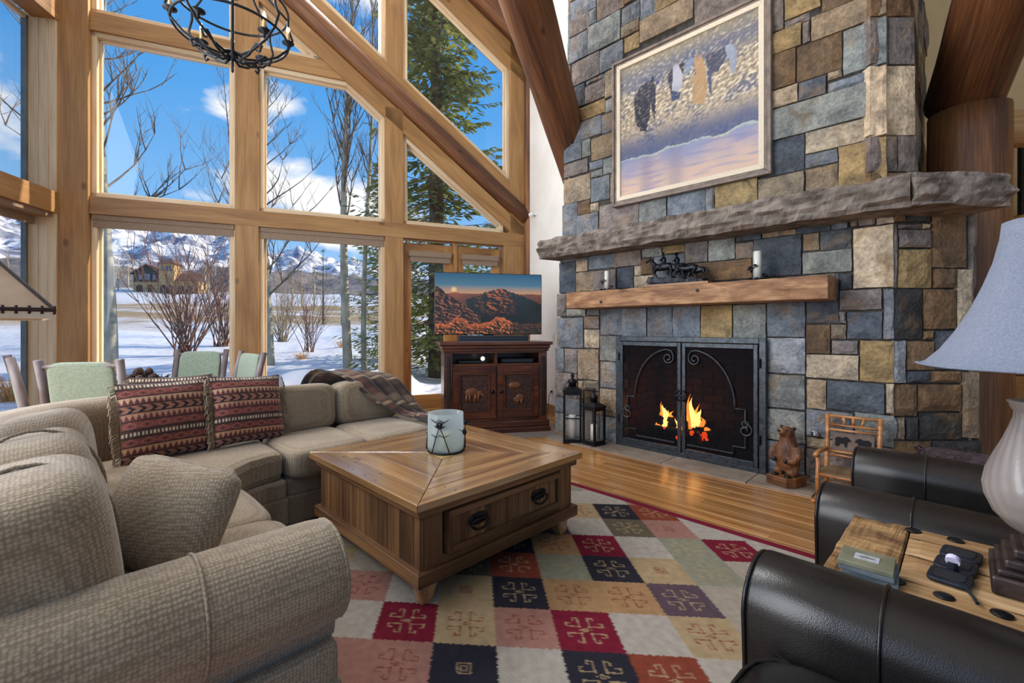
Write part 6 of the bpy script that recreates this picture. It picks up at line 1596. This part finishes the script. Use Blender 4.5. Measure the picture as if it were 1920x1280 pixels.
def spruce(name, label, base, H, Rm, seed, z0=.4, wh=.30, nbr=8, dens=30, group='spruces outside the windows', lo=False):
    rg = random.Random(seed); t = thing(name, label, 'tree', base, 0, group)
    MB().tube([(0, 0, -.2), (0, 0, H*.3), (0, 0, H*.7), (0, 0, H)], [H*.0135, H*.011, H*.006, .01], 9).build('trunk', SBARK, t, smooth=True)
    fo_ = MB(); tw_ = MB(); z = z0
    while z < H*.985:
        f = z/H; L0 = Rm*(1-f)**.75*(.75 + .25*min(1, f*5))
        for k in range(nbr):
            az = rg.uniform(0, 6.28); L = L0*rg.uniform(.6, 1.1); d = Vector((math.cos(az), math.sin(az), 0)); sd = Vector((-d.y, d.x, 0)); zz = z + rg.uniform(-.12, .12)
            dr = rg.uniform(.10, .30)
            pt = lambda s: d*(L*s) + V(0, 0, zz + L*(-dr*math.sin(s*2.2) + .10*s*s))
            if not lo: tw_.tube([pt(0), pt(.35), pt(.7), pt(1)], [.018, .012, .008, .004], 3)
            for i in range(dens):
                s = .12 + .88*(i+rg.random())/dens; p = pt(s); wd = L*.30*(1.08-s)*rg.uniform(-1, 1); q = p + sd*wd + V(0, 0, -abs(wd)*.35 + rg.uniform(-.04, .03))
                dirn = (d*.7 + sd*(1 if wd > 0 else -1)*.6 + Vector((rg.uniform(-.4, .4), rg.uniform(-.4, .4), rg.uniform(-.6, .1)))).normalized(); ln = rg.uniform(.10, .24)*max(.7, Rm/2.2); up = Vector((rg.uniform(-.5, .5), rg.uniform(-.5, .5), 1)).cross(dirn).normalized()*ln*.2
                o = len(fo_.v); fo_.v += [tuple(q - up*.5), tuple(q + dirn*ln*.55 - up), tuple(q + dirn*ln), tuple(q + dirn*ln*.55 + up), tuple(q + up*.5)]; fo_.f.append((o, o+1, o+2, o+3, o+4))
        z += wh*(1 if not lo else 1.6)
    fo_.build('foliage', NEEDLE, t)
    if tw_.v: tw_.build('boughs', SBARK, t)
    return t
spruce('spruce_tree', 'tall spruce with sunlit boughs rising outside the glazed doors', at(818, 12.2), 17, 2.7, 21, .6, .26, 8, 34)
spruce('spruce_tree', 'drooping spruce whose lower boughs fill the gap behind the slim aspen', at(735, 15.4), 7.9, 2.1, 22, .3, .24, 7, 26)
spruce('spruce_tree', 'dark spruce standing close behind the television screen', at(945, 15.6), 6.9, 2.3, 23, .3, .28, 7, 24)
spruce('spruce_tree', 'tall spruce beyond the chimney shading the snow bank by the windows', wpos(8.2, 4.4) + V(0, 0, .1), 15, 2.6, 27, .4, .34, 8, 22)
spruce('spruce_tree', 'second spruce beyond the chimney, further along the snow bank', wpos(11.5, 6.6) + V(0, 0, .1), 14, 2.6, 28, .4, .36, 8, 20)
spruce('spruce_tree', 'distant brownish spruce standing in the meadow', at(606, 42), 7.2, 1.5, 24, .4, .45, 8, 12, lo=True)
spruce('spruce_tree', 'distant dark green spruce partly behind the thick aspen', at(641, 40), 6.6, 1.7, 25, .4, .45, 8, 12, lo=True)
spruce('spruce_tree', 'far spruce standing beside the stone house', at(262, 128), 11, 3.0, 26, .5, .9, 8, 8, lo=True)
GRASSM = mat('dry_grass', '#9a6a34', '#d39b56', scale=6, rough=.9)
def tuft(label, base, H, n, sp, seed):
    rg = random.Random(seed); t = thing('grass_tuft', label, 'grass', base, 0, 'dry grass tufts in the snow'); mb = MB()
    for i in range(n):
        az = rg.uniform(0, 6.28); r = rg.uniform(0, sp*.4); p = Vector((r*math.cos(az), r*math.sin(az), -.05)); q = p + Vector((math.cos(az)*sp*rg.random()*.6, math.sin(az)*sp*rg.random()*.6, H*rg.uniform(.5, 1))); mb.tube([p, (p+q)/2 + V(0, 0, H*.1), q], [.006, .005, .002], 3)
    mb.build('blades', GRASSM, t)
tuft('wide orange dry grass tuft outside the grey sashed windows', at(22, 8.2), .62, 150, .55, 31)
tuft('thin orange dry grass tuft beside the wider one', at(50, 9.5), .6, 60, .3, 32)
tuft('small tan grass tuft at the foot of the aspen trunk', at(207, 10.5), .50, 70, .2, 33)
tuft('flattened tan grass tuft lying in the lit snow', at(566, 14.5), .32, 60, .4, 34)
tuft('low tan grass clump near the thick aspen', at(640, 19), .5, 60, .5, 35)
# distant stone house
hp = at(292, 118); hs = thing('stone_house', 'stone and dark timber house with gable, tower and arched garage doors', 'house', hp, R(14))
HST = mat('house_stone', '#a88a5c', '#c4a473', scale=1.5, rough=.9); HTM = mat('house_timber', '#3d352f', '#4d443c', scale=2, rough=.9); HRF = mat('house_roof', '#6a4535', '#7a5442', scale=2, rough=.9); HGL = mat('house_glass', '#54708a', '#6d88a2', scale=1, rough=.2); HDK = mat('house_dark', '#241d18')
MB().bb(-5, 1.0, 0, 8, 0, 2.6).build('lower_wall', HST, hs); MB().bb(-5, 1.0, 0.1, 8, 2.6, 5.0).build('upper_wall', HTM, hs)
MB().prism([(-5.0, .1, 5.0), (1.0, .1, 5.0), (-2.0, .1, 7.0)], (0, 7.9, 0)).build('gable', HTM, hs)
for s in (-1, 1): MB().prism([(-2, -.5, 7.35), (-2+s*3.6, -.5, 4.75), (-2+s*3.6, -.5, 4.55), (-2, -.5, 7.05)], (0, 9, 0)).build('roof', HRF, hs)
MB().bb(1.0, 4.4, -.6, 4, 0, 7.4).build('tower', HST, hs)
MB().add([(.5, -1.1, 7.4), (4.9, -1.1, 7.4), (4.9, 4.5, 7.4), (.5, 4.5, 7.4), (2.7, 1.7, 9.2)], [(0, 1, 4), (1, 2, 4), (2, 3, 4), (3, 0, 4), (3, 2, 1, 0)]).build('tower_roof', HRF, hs)
MB().bb(4.4, 9.5, .4, 7, 0, 3.2).build('wing_wall', HST, hs); MB().prism([(4.2, -.2, 3.1), (9.9, -.2, 3.1), (9.9, 3.6, 5.2), (4.2, 3.6, 5.2)], (0, 0, .25)).build('wing_roof', HRF, hs)
for x0, x1, y, z0, z1 in ((-3.9, -3.0, .06, 3.1, 4.6), (-2.6, -1.2, .06, 3.1, 4.8), (-.8, .1, .06, 3.1, 4.6), (1.5, 2.0, -.66, 5.6, 6.9), (2.4, 2.9, -.66, 5.6, 6.9), (3.3, 3.8, -.66, 5.6, 6.9)):
    w_ = MB().bb(x0, x1, y-.06, y+.05, z0, z1).build('window', HTM, hs); MB().bb(x0+.1, x1-.1, y-.10, y-.05, z0+.1, z1-.1).build('pane', HGL, w_)
for cx, y in ((-3.6, -.04), (-1.2, -.04), (2.0, -.64), (3.5, -.64), (5.6, .36), (7.6, .36)):
    MB().prism([(cx-.7, y, 0), (cx+.7, y, 0)] + [(cx+.7*math.cos(q), y, 1.2+.7*math.sin(q)) for q in [math.pi*i/8 for i in range(9)]], (0, -.06, 0)).build('garage_door', HDK, hs)
proto = None
rg = random.Random(77)
for i, (u, Y) in enumerate([(206, 122), (214, 130), (222, 118), (231, 126), (240, 133), (249, 124), (385, 134), (386, 120), (398, 131), (391, 122), (404, 128), (418, 119), (430, 126), (15, 120), (40, 128), (548, 90), (566, 96), (590, 92)]):
    if proto is None: proto = bare_tree('far_aspen', 'pale leafless aspen in the far grove across the meadow', 'tree', at(u, Y), 9.5, .22, 50, .2, 26, .8, 1.4, (0, 0), 'far aspen grove', mat('pale_aspen', '#b7a888', '#d6c9a8', scale=2, rough=.9), TWIGL, 2); 
    else: dup(proto, at(u, Y), rg.uniform(0, 6))
